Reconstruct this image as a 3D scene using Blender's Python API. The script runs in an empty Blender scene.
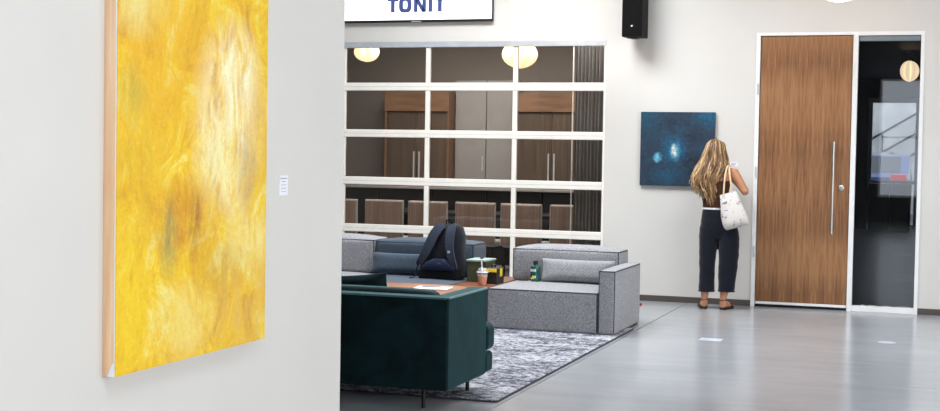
import bpy, bmesh, math, random
from mathutils import Vector, Matrix
random.seed(7)
PI = math.pi
S = bpy.context.scene
COL = S.collection

# ------------------------------------------------------------------ camera
cam_d = bpy.data.cameras.new('camera'); cam = bpy.data.objects.new('camera', cam_d); COL.objects.link(cam)
cam_d.sensor_width = 36.0; cam_d.lens = 1398.66 * 36.0 / 940.0; cam_d.clip_end = 200
yaw, pitch, roll = -0.329664, -0.03797, 0.016838
fw = Vector((math.sin(yaw) * math.cos(pitch), math.cos(yaw) * math.cos(pitch), math.sin(pitch)))
rt = Vector((math.cos(yaw), -math.sin(yaw), 0)); up = rt.cross(fw)
r2 = rt * math.cos(roll) + up * math.sin(roll); u2 = up * math.cos(roll) - rt * math.sin(roll)
cam.matrix_world = Matrix(((r2.x, u2.x, -fw.x, 0.0), (r2.y, u2.y, -fw.y, 0.0), (r2.z, u2.z, -fw.z, 1.5), (0, 0, 0, 1)))
S.camera = cam

# ------------------------------------------------------------------ world, lights, exposure
S.view_settings.view_transform = 'Standard'; S.view_settings.look = 'None'
S.view_settings.gamma = 1.0; S.view_settings.use_curve_mapping = False
S.view_settings.exposure = 0.2
W = bpy.data.worlds.new('sky'); S.world = W; W.use_nodes = True
bg = W.node_tree.nodes['Background']; bg.inputs[0].default_value = (0.84, 0.91, 1.0, 1); bg.inputs[1].default_value = 3.2

def area(name, loc, size, watts, col, aim):
    l = bpy.data.lights.new(name, 'AREA'); l.shape = 'RECTANGLE'; l.size, l.size_y = size
    l.energy = watts; l.color = col
    o = bpy.data.objects.new(name, l); COL.objects.link(o); o.location = loc
    o.rotation_euler = Vector(aim).to_track_quat('-Z', 'Y').to_euler()
    return o
SKY = (0.93, 0.97, 1.0)
SKYLIGHTS = [(-4.1, 11.4), (-0.6, 10.2), (3.0, 10.4), (0.2, 1.2)]  # last one is unseen, placed to brighten the pine edge and partition
SKYW = [270, 70, 76, 98]
for (x, y), pw in zip(SKYLIGHTS, SKYW):
    area('skylight_daylight', (x, y, 4.78), (1.9, 2.3), pw, SKY, (0, 0, -1))
WINY = [(-3.2, 0.4), (1.6, 5.2), (6.4, 10.0)]
for (a, b), pw in zip(WINY, (26, 118, 66)):
    area('window_daylight', (6.05, (a + b) / 2, 2.2), (b - a, 2.8), pw, (1.0, 0.97, 0.93), (-1, 0, 0))
FRONTW = [(-1.6, 1.6), (2.2, 5.4)]  # unseen windows, added behind the camera as low fill light
for a, b in FRONTW:
    area('window_daylight', ((a + b) / 2, -6.05, 2.0), (b - a, 2.8), 16, (1.0, 0.97, 0.93), (0, 1, 0))
area('meeting_room_ceiling_light', (-5.6, 16.8, 3.25), (3.0, 1.2), 95, (1.0, 0.95, 0.89), (0, 0, -1))  # added fill for the room beyond the glass, no fitting modelled
area('meeting_room_ceiling_light', (-5.3, 14.75, 3.2), (4.4, 0.3), 66, (1.0, 0.95, 0.90), (0, 0.12, -1))  # second added fill, close to the glass to brighten the chair backs

# ------------------------------------------------------------------ material helpers
def lin(c):
    return tuple(((v / 255) / 12.92 if v / 255 <= 0.04045 else ((v / 255 + 0.055) / 1.055) ** 2.4) for v in c) + (1.0,)
class NT:
    def __init__(s, name):
        s.m = bpy.data.materials.new(name); s.m.use_nodes = True
        s.t = s.m.node_tree; s.b = s.t.nodes['Principled BSDF']; s.out = s.t.nodes['Material Output']
    def n(s, typ, **kw):
        nd = s.t.nodes.new(typ)
        for k, v in kw.items():
            if k.startswith('i_'): nd.inputs[k[2:].replace('_', ' ')].default_value = v
            else: setattr(nd, k, v)
        return nd
    def l(s, a, b): s.t.links.new(a, b)
    def coords(s, scale=(1, 1, 1), loc=(0, 0, 0)):
        tc = s.n('ShaderNodeTexCoord'); mp = s.n('ShaderNodeMapping')
        mp.inputs['Scale'].default_value = scale; mp.inputs['Location'].default_value = loc
        s.l(tc.outputs['Object'], mp.inputs['Vector']); return mp.outputs['Vector']
    def noise(s, vec, scale, detail=4, rough=0.55, dist=0.0):
        nd = s.n('ShaderNodeTexNoise'); nd.inputs['Scale'].default_value = scale; nd.inputs['Detail'].default_value = detail
        nd.inputs['Roughness'].default_value = rough; nd.inputs['Distortion'].default_value = dist
        s.l(vec, nd.inputs['Vector']); return nd.outputs['Fac']
    def ramp(s, fac, stops):
        r = s.n('ShaderNodeValToRGB'); e = r.color_ramp.elements
        while len(e) < len(stops): e.new(0.5)
        for el, (p, c) in zip(e, stops): el.position = p; el.color = lin(c) if not isinstance(c, float) else (c, c, c, 1)
        s.l(fac, r.inputs['Fac']); return r.outputs['Color']
    def mix(s, fac, a, b, mode='MIX'):
        m = s.n('ShaderNodeMix'); m.data_type = 'RGBA'; m.blend_type = mode
        for v, i in ((fac, 0), (a, 6), (b, 7)):
            if hasattr(v, 'is_linked'): s.l(v, m.inputs[i])
            elif i == 0: m.inputs[i].default_value = v
            else: m.inputs[i].default_value = lin(v)
        return m.outputs[2]
    def bump(s, h, strength=0.2, dist=0.005):
        b = s.n('ShaderNodeBump'); b.inputs['Strength'].default_value = strength; b.inputs['Distance'].default_value = dist
        s.l(h, b.inputs['Height']); s.l(b.outputs['Normal'], s.b.inputs['Normal'])
    def blob(s, centre, radii, soft=1.0):
        vec = s.coords((1 / radii[0], 1 / radii[1], 1 / radii[2]), tuple(-c / r for c, r in zip(centre, radii)))
        g = s.n('ShaderNodeTexGradient'); g.gradient_type = 'SPHERICAL'; s.l(vec, g.inputs['Vector']); return g.outputs['Fac']
    def mul(s, a, b, op='MULTIPLY'):
        m = s.n('ShaderNodeMath'); m.operation = op
        for v, i in ((a, 0), (b, 1)):
            if hasattr(v, 'is_linked'): s.l(v, m.inputs[i])
            else: m.inputs[i].default_value = v
        m.use_clamp = True
        return m.outputs[0]
def plain(name, c, rough=0.5, metal=0.0, var=0.06, scale=8, bump=0.0, bscale=60, spec=0.5, coat=0.0, sheen=0.0, sheen_tint=None, emit=0.0):
    k = NT(name); v = k.coords()
    d = tuple(max(0, x * (1 - var)) for x in c); u = tuple(min(255, x * (1 + var)) for x in c)
    f = k.noise(v, scale)
    k.l(k.ramp(f, [(0.3, d), (0.7, u)]), k.b.inputs['Base Color'])
    k.b.inputs['Roughness'].default_value = rough; k.b.inputs['Metallic'].default_value = metal
    k.b.inputs['Specular IOR Level'].default_value = spec; k.b.inputs['Coat Weight'].default_value = coat
    k.b.inputs['Sheen Weight'].default_value = sheen
    if sheen_tint: k.b.inputs['Sheen Tint'].default_value = lin(sheen_tint)
    if bump: k.bump(k.noise(v, bscale, 3), bump)
    if emit:
        k.b.inputs['Emission Color'].default_value = lin(c); k.b.inputs['Emission Strength'].default_value = emit
    return k.m
def fabric(name, dark, light, scale=220, bump=0.5, sheen=0.2, mid=95):
    k = NT(name); v = k.coords()
    f = k.noise(v, scale, 2, 0.6); g = k.noise(v, 3.0, 3); h = k.noise(v, mid, 3, 0.7)
    c = k.ramp(k.mul(k.mul(f, 0.4), k.mul(h, 0.6), 'ADD'), [(0.36, dark), (0.64, light)])
    c = k.mix(k.mul(g, 0.3), c, dark)
    k.l(c, k.b.inputs['Base Color']); k.b.inputs['Roughness'].default_value = 0.92
    k.b.inputs['Specular IOR Level'].default_value = 0.2; k.b.inputs['Sheen Weight'].default_value = sheen
    k.bump(f, bump, 0.003); return k.m
def wood(name, dark, mid, light, axis='z', fine=90, leaf=0.0, rough=0.45, coarse=5.0):
    k = NT(name)
    a = {'z': (1, 1, 0.045), 'y': (1, 0.045, 1), 'x': (0.045, 1, 1)}[axis]
    v = k.coords(a)
    if leaf:
        sp = k.n('ShaderNodeSeparateXYZ'); k.l(v, sp.inputs[0])
        pp = k.n('ShaderNodeMath'); pp.operation = 'PINGPONG'; pp.inputs[1].default_value = leaf; k.l(sp.outputs['X'], pp.inputs[0])
        cb = k.n('ShaderNodeCombineXYZ'); k.l(pp.outputs[0], cb.inputs['X']); k.l(sp.outputs['Y'], cb.inputs['Y']); k.l(sp.outputs['Z'], cb.inputs['Z'])
        v = cb.outputs[0]
    f1 = k.noise(v, fine, 4, 0.6); f2 = k.noise(v, coarse * 3, 3, 0.5, 1.2)
    w = k.n('ShaderNodeTexWave'); w.wave_type = 'RINGS' if leaf else 'BANDS'; w.inputs['Scale'].default_value = coarse * (2.2 if leaf else 2)
    w.inputs['Distortion'].default_value = 1.6 if leaf else 3.5; w.inputs['Detail'].default_value = 3; w.inputs['Detail Scale'].default_value = 2.0
    k.l(v, w.inputs['Vector'])
    mixf = k.mul(k.mul(f1, 0.5), k.mul(k.mul(f2, 0.40), k.mul(w.outputs['Fac'], 0.10), 'ADD'), 'ADD')
    k.l(k.ramp(mixf, [(0.3, dark), (0.48, mid), (0.68, light)]), k.b.inputs['Base Color'])
    k.b.inputs['Roughness'].default_value = rough; k.bump(f1, 0.08, 0.002); return k.m
def glass(name, tint, rough=0.0):
    k = NT(name); k.t.nodes.remove(k.b)
    fr = k.n('ShaderNodeFresnel'); fr.inputs['IOR'].default_value = 1.5
    tr = k.n('ShaderNodeBsdfTransparent'); tr.inputs[0].default_value = lin(tint)
    gl = k.n('ShaderNodeBsdfGlossy'); gl.inputs['Roughness'].default_value = rough
    mx = k.n('ShaderNodeMixShader'); k.l(fr.outputs[0], mx.inputs[0]); k.l(tr.outputs[0], mx.inputs[1]); k.l(gl.outputs[0], mx.inputs[2])
    k.l(mx.outputs[0], k.out.inputs['Surface']); return k.m

M = {}
M['wall'] = plain('wall_paint', (212, 209, 204), 0.6, var=0.012, scale=1.5, bump=0.04, bscale=180)
M['wall_grey'] = plain('mid_grey_wall_paint', (112, 112, 112), 0.7, var=0.03)
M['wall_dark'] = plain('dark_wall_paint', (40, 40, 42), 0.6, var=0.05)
M['wall_brown'] = plain('taupe_wall_paint', (114, 107, 102), 0.7, var=0.03, scale=2)
M['ceiling'] = plain('ceiling_paint', (150, 150, 150), 0.7, var=0.03)
M['base'] = plain('baseboard_vinyl', (78, 70, 66), 0.5, var=0.06)
M['alu'] = plain('anodised_aluminium', (196, 200, 205), 0.4, 0.3, var=0.04)
M['cream'] = plain('cream_painted_metal', (240, 235, 226), 0.4, var=0.02)
M['whitemetal'] = plain('white_painted_metal', (236, 236, 235), 0.4, var=0.02)
M['steel'] = plain('brushed_steel', (190, 188, 184), 0.3, 1.0, var=0.05, scale=40)
M['black'] = plain('black_plastic', (22, 22, 24), 0.45, var=0.1)
M['blackgrille'] = plain('speaker_grille', (8, 7, 7), 0.8, var=0.35, spec=0.15, scale=320, bump=0.4, bscale=320)
M['speakerbox'] = plain('black_speaker_shell', (14, 12, 12), 0.7, var=0.1, spec=0.2)
M['blackmetal'] = plain('black_metal', (18, 17, 17), 0.4, 0.4, var=0.1)
M['glass'] = glass('clear_glass', (246, 244, 241))
M['tint'] = glass('tinted_glass', (228, 233, 239))
def cupmat():
    k = NT('clear_plastic'); k.b.inputs['Base Color'].default_value = lin((235, 236, 240)); k.b.inputs['Roughness'].default_value = 0.2
    f = k.noise(k.coords(), 40); k.l(k.ramp(f, [(0.3, 0.08), (0.7, 0.20)]), k.b.inputs['Alpha']); return k.m
M['cupglass'] = cupmat()
M['doorwood'] = wood('walnut_veneer', (92, 58, 33), (138, 94, 58), (172, 126, 84), 'z', 110, 0.155)
M['tablewood'] = wood('acacia_tabletop', (72, 38, 22), (140, 86, 54), (196, 142, 100), 'x', 30, coarse=4)
M['sidewood'] = wood('brown_box_wood', (62, 36, 24), (122, 72, 44), (160, 100, 64), 'x', 30, coarse=4)
M['pine'] = wood('pine_stretcher', (206, 160, 118), (230, 188, 146), (244, 212, 176), 'z', 60, coarse=3)
M['cabwood'] = wood('oak_cabinet', (84, 62, 46), (118, 88, 66), (140, 108, 84), 'x', 40)
M['cabdark'] = wood('dark_oak_doors', (60, 50, 43), (84, 70, 60), (106, 90, 78), 'z', 30)
M['tape'] = plain('worn_white_tape', (178, 184, 192), 0.6, var=0.08)
M['blindgrey'] = plain('grey_blind_cassette', (112, 124, 132), 0.4, 0.2, var=0.05)
M['greyfab'] = fabric('light_grey_weave', (102, 101, 102), (184, 184, 188))
M['bluefab'] = fabric('blue_grey_weave', (46, 58, 72), (84, 97, 110))
M['seam'] = plain('dark_piping', (52, 52, 60), 0.9, var=0.1)
M['bluecseam'] = plain('navy_piping', (34, 44, 56), 0.9, var=0.1)
M['pack'] = fabric('navy_nylon', (8, 10, 18), (22, 25, 36), 160, 0.3, 0.1)
M['packstrap'] = fabric('slate_strap_webbing', (24, 28, 40), (58, 64, 80), 160, 0.3, 0.1, 90)
M['packdark'] = fabric('black_mesh_pad', (12, 13, 18), (26, 28, 34), 240, 0.6, 0.05)
M['packblue'] = fabric('dark_blue_padding', (16, 24, 44), (38, 50, 80), 200, 0.5, 0.1)
M['olive'] = plain('olive_card', (70, 74, 50), 0.75, var=0.12, scale=30, bump=0.1)
M['lidgrey'] = plain('grey_green_lid', (150, 166, 160), 0.6, var=0.05)
M['yellow'] = plain('yellow_plastic', (240, 205, 40), 0.45, var=0.04)
M['paper'] = plain('white_paper', (232, 234, 240), 0.7, var=0.02)
M['faintink'] = plain('faint_grey_print', (168, 162, 162), 0.8, var=0.05)
M['ink'] = plain('dark_ink', (70, 70, 78), 0.8, var=0.08)
M['red'] = plain('red_tag', (196, 40, 48), 0.7, var=0.05)
M['coffee'] = plain('iced_coffee', (222, 122, 16), 0.35, var=0.18, scale=60)
M['milk'] = plain('pale_foam', (230, 218, 200), 0.4, var=0.06, scale=60)
M['straw'] = plain('white_straw', (236, 236, 236), 0.4, var=0.02)
M['bottle'] = plain('dark_green_bottle', (10, 78, 70), 0.2, var=0.12, coat=0.5)
M['skin'] = plain('skin', (190, 132, 98), 0.5, var=0.06, scale=14, sheen=0.05)
M['pants'] = fabric('navy_cotton', (10, 12, 22), (22, 25, 40), 150, 0.3, 0.15)
M['tanktop'] = fabric('brown_knit', (56, 34, 24), (84, 54, 38), 200, 0.4, 0.1)
M['sandal'] = plain('black_rubber', (24, 22, 22), 0.6, var=0.1)
M['beltw'] = plain('pale_belt', (205, 205, 210), 0.6, var=0.2, scale=60)
M['canvasstrap'] = plain('natural_cotton_strap', (214, 190, 150), 0.85, var=0.08, scale=60)
M['globe'] = plain('lit_opal_globe', (255, 208, 150), 0.5, var=0.03, emit=6.0)
M['globe_soft'] = plain('softly_lit_opal_globe', (255, 222, 178), 0.5, var=0.05, emit=1.2)
M['chairbrown'] = wood('chair_back_wood', (104, 84, 74), (134, 112, 100), (156, 134, 122), 'z', 50)
M['chairgrey'] = plain('grey_chair_shell', (170, 168, 168), 0.6, var=0.05)
M['counter'] = plain('black_counter', (26, 25, 26), 0.35, var=0.1)
M['panelgrey'] = plain('grey_panel', (150, 148, 148), 0.5, var=0.03)
M['curtain'] = fabric('charcoal_curtain', (112, 110, 110), (150, 147, 146), 120, 0.3, 0.1)
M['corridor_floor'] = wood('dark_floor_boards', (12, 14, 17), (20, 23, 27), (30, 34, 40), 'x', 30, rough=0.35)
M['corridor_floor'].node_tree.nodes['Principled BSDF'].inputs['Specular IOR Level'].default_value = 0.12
M['concrete_out'] = plain('outside_concrete', (176, 174, 170), 0.9, var=0.1, scale=2, bump=0.2)
M['asphalt'] = plain('asphalt', (92, 94, 98), 0.9, var=0.15, scale=40)
M['carblue'] = plain('blue_car_paint', (36, 62, 110), 0.25, 0.3, var=0.03, coat=1.0)
M['carglass'] = plain('dark_car_glass', (20, 26, 34), 0.08, var=0.05, coat=0.6)
M['carlight'] = plain('red_lamp_lens', (190, 26, 34), 0.2, var=0.05, coat=0.8)
M['bookcol'] = plain('printed_spines', (150, 120, 90), 0.7, var=0.5, scale=25)
M['screen'] = plain('lit_white_screen', (250, 250, 255), 0.3, var=0.0, emit=1.15)
M['screenblue'] = plain('blue_lettering', (70, 82, 132), 0.3, var=0.03, emit=0.3)

def velvet():
    k = NT('dark_green_velvet'); v = k.coords()
    f = k.noise(v, 5, 5, 0.6, 0.6); g = k.noise(v, 240, 2)
    c = k.ramp(f, [(0.32, (2, 14, 16)), (0.68, (11, 38, 42))])
    k.l(c, k.b.inputs['Base Color']); k.b.inputs['Roughness'].default_value = 0.75
    k.b.inputs['Specular IOR Level'].default_value = 0.15
    k.b.inputs['Sheen Weight'].default_value = 0.45; k.b.inputs['Sheen Roughness'].default_value = 0.35
    k.b.inputs['Sheen Tint'].default_value = lin((110, 190, 195)); k.bump(g, 0.25, 0.002); return k.m
M['velvet'] = velvet()
M['velvetpipe'] = plain('teal_piping', (44, 104, 108), 0.7, var=0.08, sheen=0.4)

def concrete():
    k = NT('polished_concrete'); v = k.coords()
    a = k.noise(v, 0.55, 6, 0.6, 0.5); b = k.noise(v, 5, 6, 0.7); c = k.noise(v, 60, 3)
    base = k.ramp(a, [(0.3, (142, 145, 149)), (0.7, (172, 175, 180))])
    base = k.mix(k.mul(b, 0.5), base, (160, 160, 162)); base = k.mix(k.mul(c, 0.25), base, (138, 139, 142))
    k.l(base, k.b.inputs['Base Color'])
    st = k.noise(k.coords((0.35, 2.2, 1)), 3.0, 5, 0.65)
    base = k.mix(k.mul(k.ramp(st, [(0.45, 0.0), (0.7, 1.0)]), 0.2), base, (186, 188, 192))
    k.l(base, k.b.inputs['Base Color']); k.b.inputs['Roughness'].default_value = 0.2
    k.b.inputs['Specular IOR Level'].default_value = 0.5; return k.m
M['concrete'] = concrete()

def rugmat():
    k = NT('distressed_rug_weave'); v = k.coords((0.6, 1, 1)); w = k.coords()
    a = k.noise(v, 48, 4, 0.75, 0.4); b = k.noise(v, 4.0, 5, 0.75, 0.6); c = k.noise(w, 260, 2); d = k.noise(v, 20, 4, 0.8)
    m = k.mul(k.mul(a, 0.5), k.mul(k.mul(b, 0.28), k.mul(d, 0.22), 'ADD'), 'ADD')
    k.l(k.ramp(m, [(0.42, (44, 44, 54)), (0.475, (92, 92, 104)), (0.52, (166, 166, 174)), (0.60, (214, 214, 219))]), k.b.inputs['Base Color'])
    k.b.inputs['Roughness'].default_value = 0.95; k.b.inputs['Specular IOR Level'].default_value = 0.1
    k.bump(c, 0.6, 0.004); return k.m
M['rug'] = rugmat()

def yellowart():      # local frame: y 0..0.97 along the wall, z 0..1.6 up
    k = NT('yellow_abstract_paint'); v = k.coords(); s = k.coords((1, 1, 0.35))
    a = k.noise(v, 4.5, 7, 0.7, 1.0); b = k.noise(s, 13, 6, 0.75, 0.8); f = k.noise(v, 50, 5, 0.75); h = k.noise(s, 30, 5, 0.8, 1.2)
    patch = k.ramp(a, [(0.36, 0.0), (0.62, 1.0)]); streak = k.ramp(b, [(0.38, 0.15), (0.62, 1.0)])
    c = k.ramp(a, [(0.36, (206, 146, 0)), (0.46, (234, 182, 0)), (0.55, (240, 200, 20)), (0.66, (240, 224, 128))])
    for p, rr, col, am in (((0, .70, .80), (.5, .30, .38), (252, 246, 205), 2.6), ((0, .62, .60), (.5, .22, .22), (246, 234, 160), 1.4),
                           ((0, .25, .98), (.5, .40, .34), (232, 176, 0), 1.7), ((0, .42, .46), (.5, .32, .16), (206, 138, 6), 1.8), ((0, .12, .62), (.5, .2, .3), (222, 176, 8), 1.5),
                           ((0, .10, 1.16), (.5, .22, .16), (232, 214, 130), 1.8), ((0, .30, .40), (.5, .07, .16), (140, 146, 90), 1.1), ((0, .92, .75), (.5, .14, .3), (226, 176, 10), 1.4),
                           ((0, .82, .60), (.5, .10, .16), (160, 120, 66), 1.1), ((0, .46, .44), (.5, .07, .14), (140, 96, 30), 1.1), ((0, .08, .86), (.5, .1, .12), (190, 168, 60), 1.0),
                           ((0, .80, .18), (.5, .3, .3), (224, 180, 84), 1.6), ((0, .4, .12), (.5, .26, .16), (240, 216, 120), 1.6), ((0, .62, .28), (.5, .22, .12), (206, 156, 40), 1.3),
                           ((0, .06, .22), (.5, .16, .34), (240, 204, 10), 1.8), ((0, .85, .38), (.5, .2, .14), (246, 226, 140), 1.4)):
        c = k.mix(k.mul(k.mul(k.blob(p, rr), am), streak), c, col)
    c = k.mix(k.mul(k.ramp(h, [(0.54, 0.0), (0.70, 1.0)]), 0.32), c, (196, 140, 24))
    c = k.mix(k.mul(k.ramp(f, [(0.52, 0.0), (0.74, 1.0)]), 0.2), c, (248, 232, 150))
    c = k.mix(k.mul(k.ramp(k.noise(v, 90, 4, 0.8), [(0.5, 0.0), (0.7, 1.0)]), 0.25), c, (190, 150, 50))
    k.l(c, k.b.inputs['Base Color']); k.b.inputs['Roughness'].default_value = 0.5; k.bump(f, 0.15, 0.003); return k.m
M['yellowart'] = yellowart()
def blueart():        # local frame: x 0..0.76, z 0..0.75
    k = NT('blue_abstract_paint'); v = k.coords()
    a = k.noise(v, 5, 6, 0.7, 0.7); f = k.noise(v, 30, 5, 0.75, 0.6)
    c = k.ramp(a, [(0.3, (22, 32, 46)), (0.5, (38, 54, 72)), (0.7, (34, 72, 94))])
    c = k.mix(k.mul(k.ramp(f, [(0.5, 0.0), (0.72, 1.0)]), 0.5), c, (62, 92, 116))
    for p, rr, col, am in (((.35, 0, .37), (.17, .5, .19), (28, 100, 138), 1.4), ((.36, 0, .35), (.07, .5, .11), (90, 170, 200), 1.6), ((.35, 0, .36), (.035, .5, .08), (230, 236, 220), 1.6),
                           ((.18, 0, .29), (.055, .5, .065), (110, 190, 215), 1.8), ((.7, 0, .72), (.2, .5, .15), (20, 96, 130), 1.2), ((.05, 0, .7), (.2, .5, .2), (18, 80, 104), 1.0),
                           ((.3, 0, .12), (.25, .5, .12), (24, 84, 112), 1.0)):
        c = k.mix(k.mul(k.mul(k.blob(p, rr), am), k.ramp(f, [(0.36, 0.1), (0.6, 1.0)])), c, col)
    k.l(c, k.b.inputs['Base Color']); k.b.inputs['Roughness'].default_value = 0.4; k.bump(f, 0.25, 0.004); return k.m
M['blueart'] = blueart()
def totemat():
    k = NT('printed_cotton_tote'); v = k.coords(); a = k.noise(v, 22, 3, 0.6, 0.8); b = k.noise(v, 9, 3)
    c = k.mix(k.ramp(a, [(0.59, 0.0), (0.66, 1.0)]), (216, 210, 204), (112, 114, 138))
    c = k.mix(k.mul(k.ramp(b, [(0.5, 0.0), (0.7, 1.0)]), 0.35), c, (196, 176, 168))
    k.l(c, k.b.inputs['Base Color']); k.b.inputs['Roughness'].default_value = 0.9; k.bump(k.noise(v, 300, 2), 0.3, 0.002); return k.m
M['tote'] = totemat()
def hairmat():
    k = NT('streaked_blonde_hair'); at = k.n('ShaderNodeAttribute'); at.attribute_name = 'tone'
    v = k.coords((60, 60, 5)); f = k.noise(v, 1.0, 3)
    m = k.mul(k.mul(at.outputs['Fac'], 0.75), k.mul(f, 0.3), 'ADD')
    k.l(k.ramp(m, [(0.1, (62, 42, 28)), (0.42, (128, 94, 62)), (0.72, (190, 154, 108)), (1.0, (222, 194, 150))]), k.b.inputs['Base Color'])
    k.b.inputs['Roughness'].default_value = 0.4; return k.m
M['hair'] = hairmat()

# ------------------------------------------------------------------ mesh helpers
class MB:
    def __init__(s): s.v = []; s.f = []
    def add(s, vs, fs):
        o = len(s.v); s.v += [Vector(p) for p in vs]; s.f += [tuple(i + o for i in f) for f in fs]; return s
    def box(s, a, b):
        (x0, y0, z0), (x1, y1, z1) = a, b
        return s.add([(x0, y0, z0), (x1, y0, z0), (x1, y1, z0), (x0, y1, z0), (x0, y0, z1), (x1, y0, z1), (x1, y1, z1), (x0, y1, z1)],
                     [(0, 3, 2, 1), (4, 5, 6, 7), (0, 1, 5, 4), (1, 2, 6, 5), (2, 3, 7, 6), (3, 0, 4, 7)])
    def rbox(s, a, b, r=0.02, seg=3, mid=1, puff=None):
        c = [(p + q) / 2 for p, q in zip(a, b)]; h = [abs(q - p) / 2 for p, q in zip(a, b)]
        r = min(r, min(h) * 0.98)
        def line(hh):
            e = [hh - r + r * math.tan(PI / 4 * i / seg) for i in range(seg + 1)]
            m = [-(hh - r) + 2 * (hh - r) * i / mid for i in range(1, mid)]
            return [-x for x in reversed(e)] + m + e
        ls = [line(x) for x in h]; idx = {}; vs = []; fs = []
        def vert(p):
            key = tuple(round(x, 6) for x in p)
            if key in idx: return idx[key]
            q = [max(-(hh - r), min(hh - r, x)) for x, hh in zip(p, h)]
            d = Vector([x - y for x, y in zip(p, q)]); L = d.length
            if L > 1e-9: d = d * (r / L)
            w = Vector(q) + d
            if puff: w = puff(w, h)
            idx[key] = len(vs); vs.append(w + Vector(c)); return idx[key]
        for ax in range(3):
            u, v = [(1, 2), (2, 0), (0, 1)][ax]
            for sg in (-1, 1):
                for i in range(len(ls[u]) - 1):
                    for j in range(len(ls[v]) - 1):
                        q = []
                        for di, dj in ((0, 0), (1, 0), (1, 1), (0, 1)):
                            p = [0, 0, 0]; p[ax] = sg * h[ax]; p[u] = ls[u][i + di]; p[v] = ls[v][j + dj]; q.append(vert(p))
                        fs.append(tuple(q if sg > 0 else reversed(q)))
        return s.add(vs, fs)
    def tube(s, pts, r, n=6, closed=False, flat=1.0, cap=True):
        pts = [Vector(p) for p in pts]; N = len(pts); rs = r if isinstance(r, (list, tuple)) else [r] * N
        vs = []; fs = []; ref = None
        for i, p in enumerate(pts):
            a = pts[(i - 1) % N] if (closed or i > 0) else p; b = pts[(i + 1) % N] if (closed or i < N - 1) else p
            t = (b - a).normalized()
            if ref is None:
                ref = Vector((0, 0, 1)) if abs(t.z) < 0.9 else Vector((0, 1, 0))
            e = (ref - t * ref.dot(t)).normalized(); ref = e; g = t.cross(e)
            for k in range(n):
                an = 2 * PI * k / n; vs.append(p + (e * math.cos(an) * flat + g * math.sin(an)) * rs[i])
        for i in range(N if closed else N - 1):
            for k in range(n):
                fs.append((i * n + k, i * n + (k + 1) % n, ((i + 1) % N) * n + (k + 1) % n, ((i + 1) % N) * n + k))
        if not closed and cap:
            fs.append(tuple(reversed(range(n)))); fs.append(tuple(range((N - 1) * n, N * n)))
        return s.add(vs, fs)
    def lathe(s, prof, c=(0, 0, 0), n=24, lobes=0, depth=0.0):
        vs = []; fs = []; N = len(prof)
        for r, z in prof:
            for k in range(n):
                an = 2 * PI * k / n; rr = r * (1 + depth * (abs(math.cos(lobes * an / 2)) - 0.6) if lobes else 1)
                vs.append((c[0] + rr * math.cos(an), c[1] + rr * math.sin(an), c[2] + z))
        for i in range(N - 1):
            for k in range(n):
                fs.append((i * n + k, i * n + (k + 1) % n, (i + 1) * n + (k + 1) % n, (i + 1) * n + k))
        fs.append(tuple(reversed(range(n)))); fs.append(tuple(range((N - 1) * n, N * n)))
        return s.add(vs, fs)
    def loft(s, rings, n=20, power=2.0):     # rings: (cx, cy, cz, rx, ry)
        vs = []; fs = []
        for cx, cy, cz, rx, ry in rings:
            for k in range(n):
                an = 2 * PI * k / n; ca, sa = math.cos(an), math.sin(an)
                vs.append((cx + rx * math.copysign(abs(ca) ** (2 / power), ca), cy + ry * math.copysign(abs(sa) ** (2 / power), sa), cz))
        for i in range(len(rings) - 1):
            for k in range(n):
                fs.append((i * n + k, i * n + (k + 1) % n, (i + 1) * n + (k + 1) % n, (i + 1) * n + k))
        fs.append(tuple(reversed(range(n)))); fs.append(tuple(range((len(rings) - 1) * n, len(rings) * n)))
        return s.add(vs, fs)
    def prism(s, poly, axis, a, b):          # poly 2D, extruded along axis from a to b
        n = len(poly)
        def mk(p, t): return {'x': (t, p[0], p[1]), 'y': (p[0], t, p[1]), 'z': (p[0], p[1], t)}[axis]
        vs = [mk(p, a) for p in poly] + [mk(p, b) for p in poly]
        fs = [tuple(range(n)), tuple(reversed(range(n, 2 * n)))] + [((i + 1) % n, i, i + n, (i + 1) % n + n) for i in range(n)]
        return s.add(vs, fs)
    def pillow(s, w, h, t, n=14):            # lies in xz plane, thickness along y, centred
        vs = []; fs = []
        for sg in (-1, 1):
            for i in range(n + 1):
                for j in range(n + 1):
                    u = -1 + 2 * i / n; v = -1 + 2 * j / n
                    th = t / 2 * (max(0, (1 - u ** 4) * (1 - v ** 4))) ** 0.55
                    vs.append((w / 2 * u * (1 - 0.05 * (1 - v * v)), sg * (th + 0.004), h / 2 * v * (1 - 0.06 * (1 - u * u))))
        N = (n + 1) ** 2
        for i in range(n):
            for j in range(n):
                q = (i * (n + 1) + j, (i + 1) * (n + 1) + j, (i + 1) * (n + 1) + j + 1, i * (n + 1) + j + 1)
                fs.append(q); fs.append(tuple(N + x for x in reversed(q)))
        ring = [i * (n + 1) for i in range(n + 1)] + [n * (n + 1) + j for j in range(1, n + 1)] + [i * (n + 1) + n for i in range(n - 1, -1, -1)] + list(range(n - 1, 0, -1))
        m = len(ring)
        for i in range(m): fs.append((ring[(i + 1) % m], ring[i], ring[i] + N, ring[(i + 1) % m] + N))
        return s.add(vs, fs)
    def move(s, d): d = Vector(d); s.v = [p + d for p in s.v]; return s
    def rot(s, ang, axis, c=(0, 0, 0)):
        R = Matrix.Rotation(ang, 3, axis); c = Vector(c); s.v = [R @ (p - c) + c for p in s.v]; return s
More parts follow.
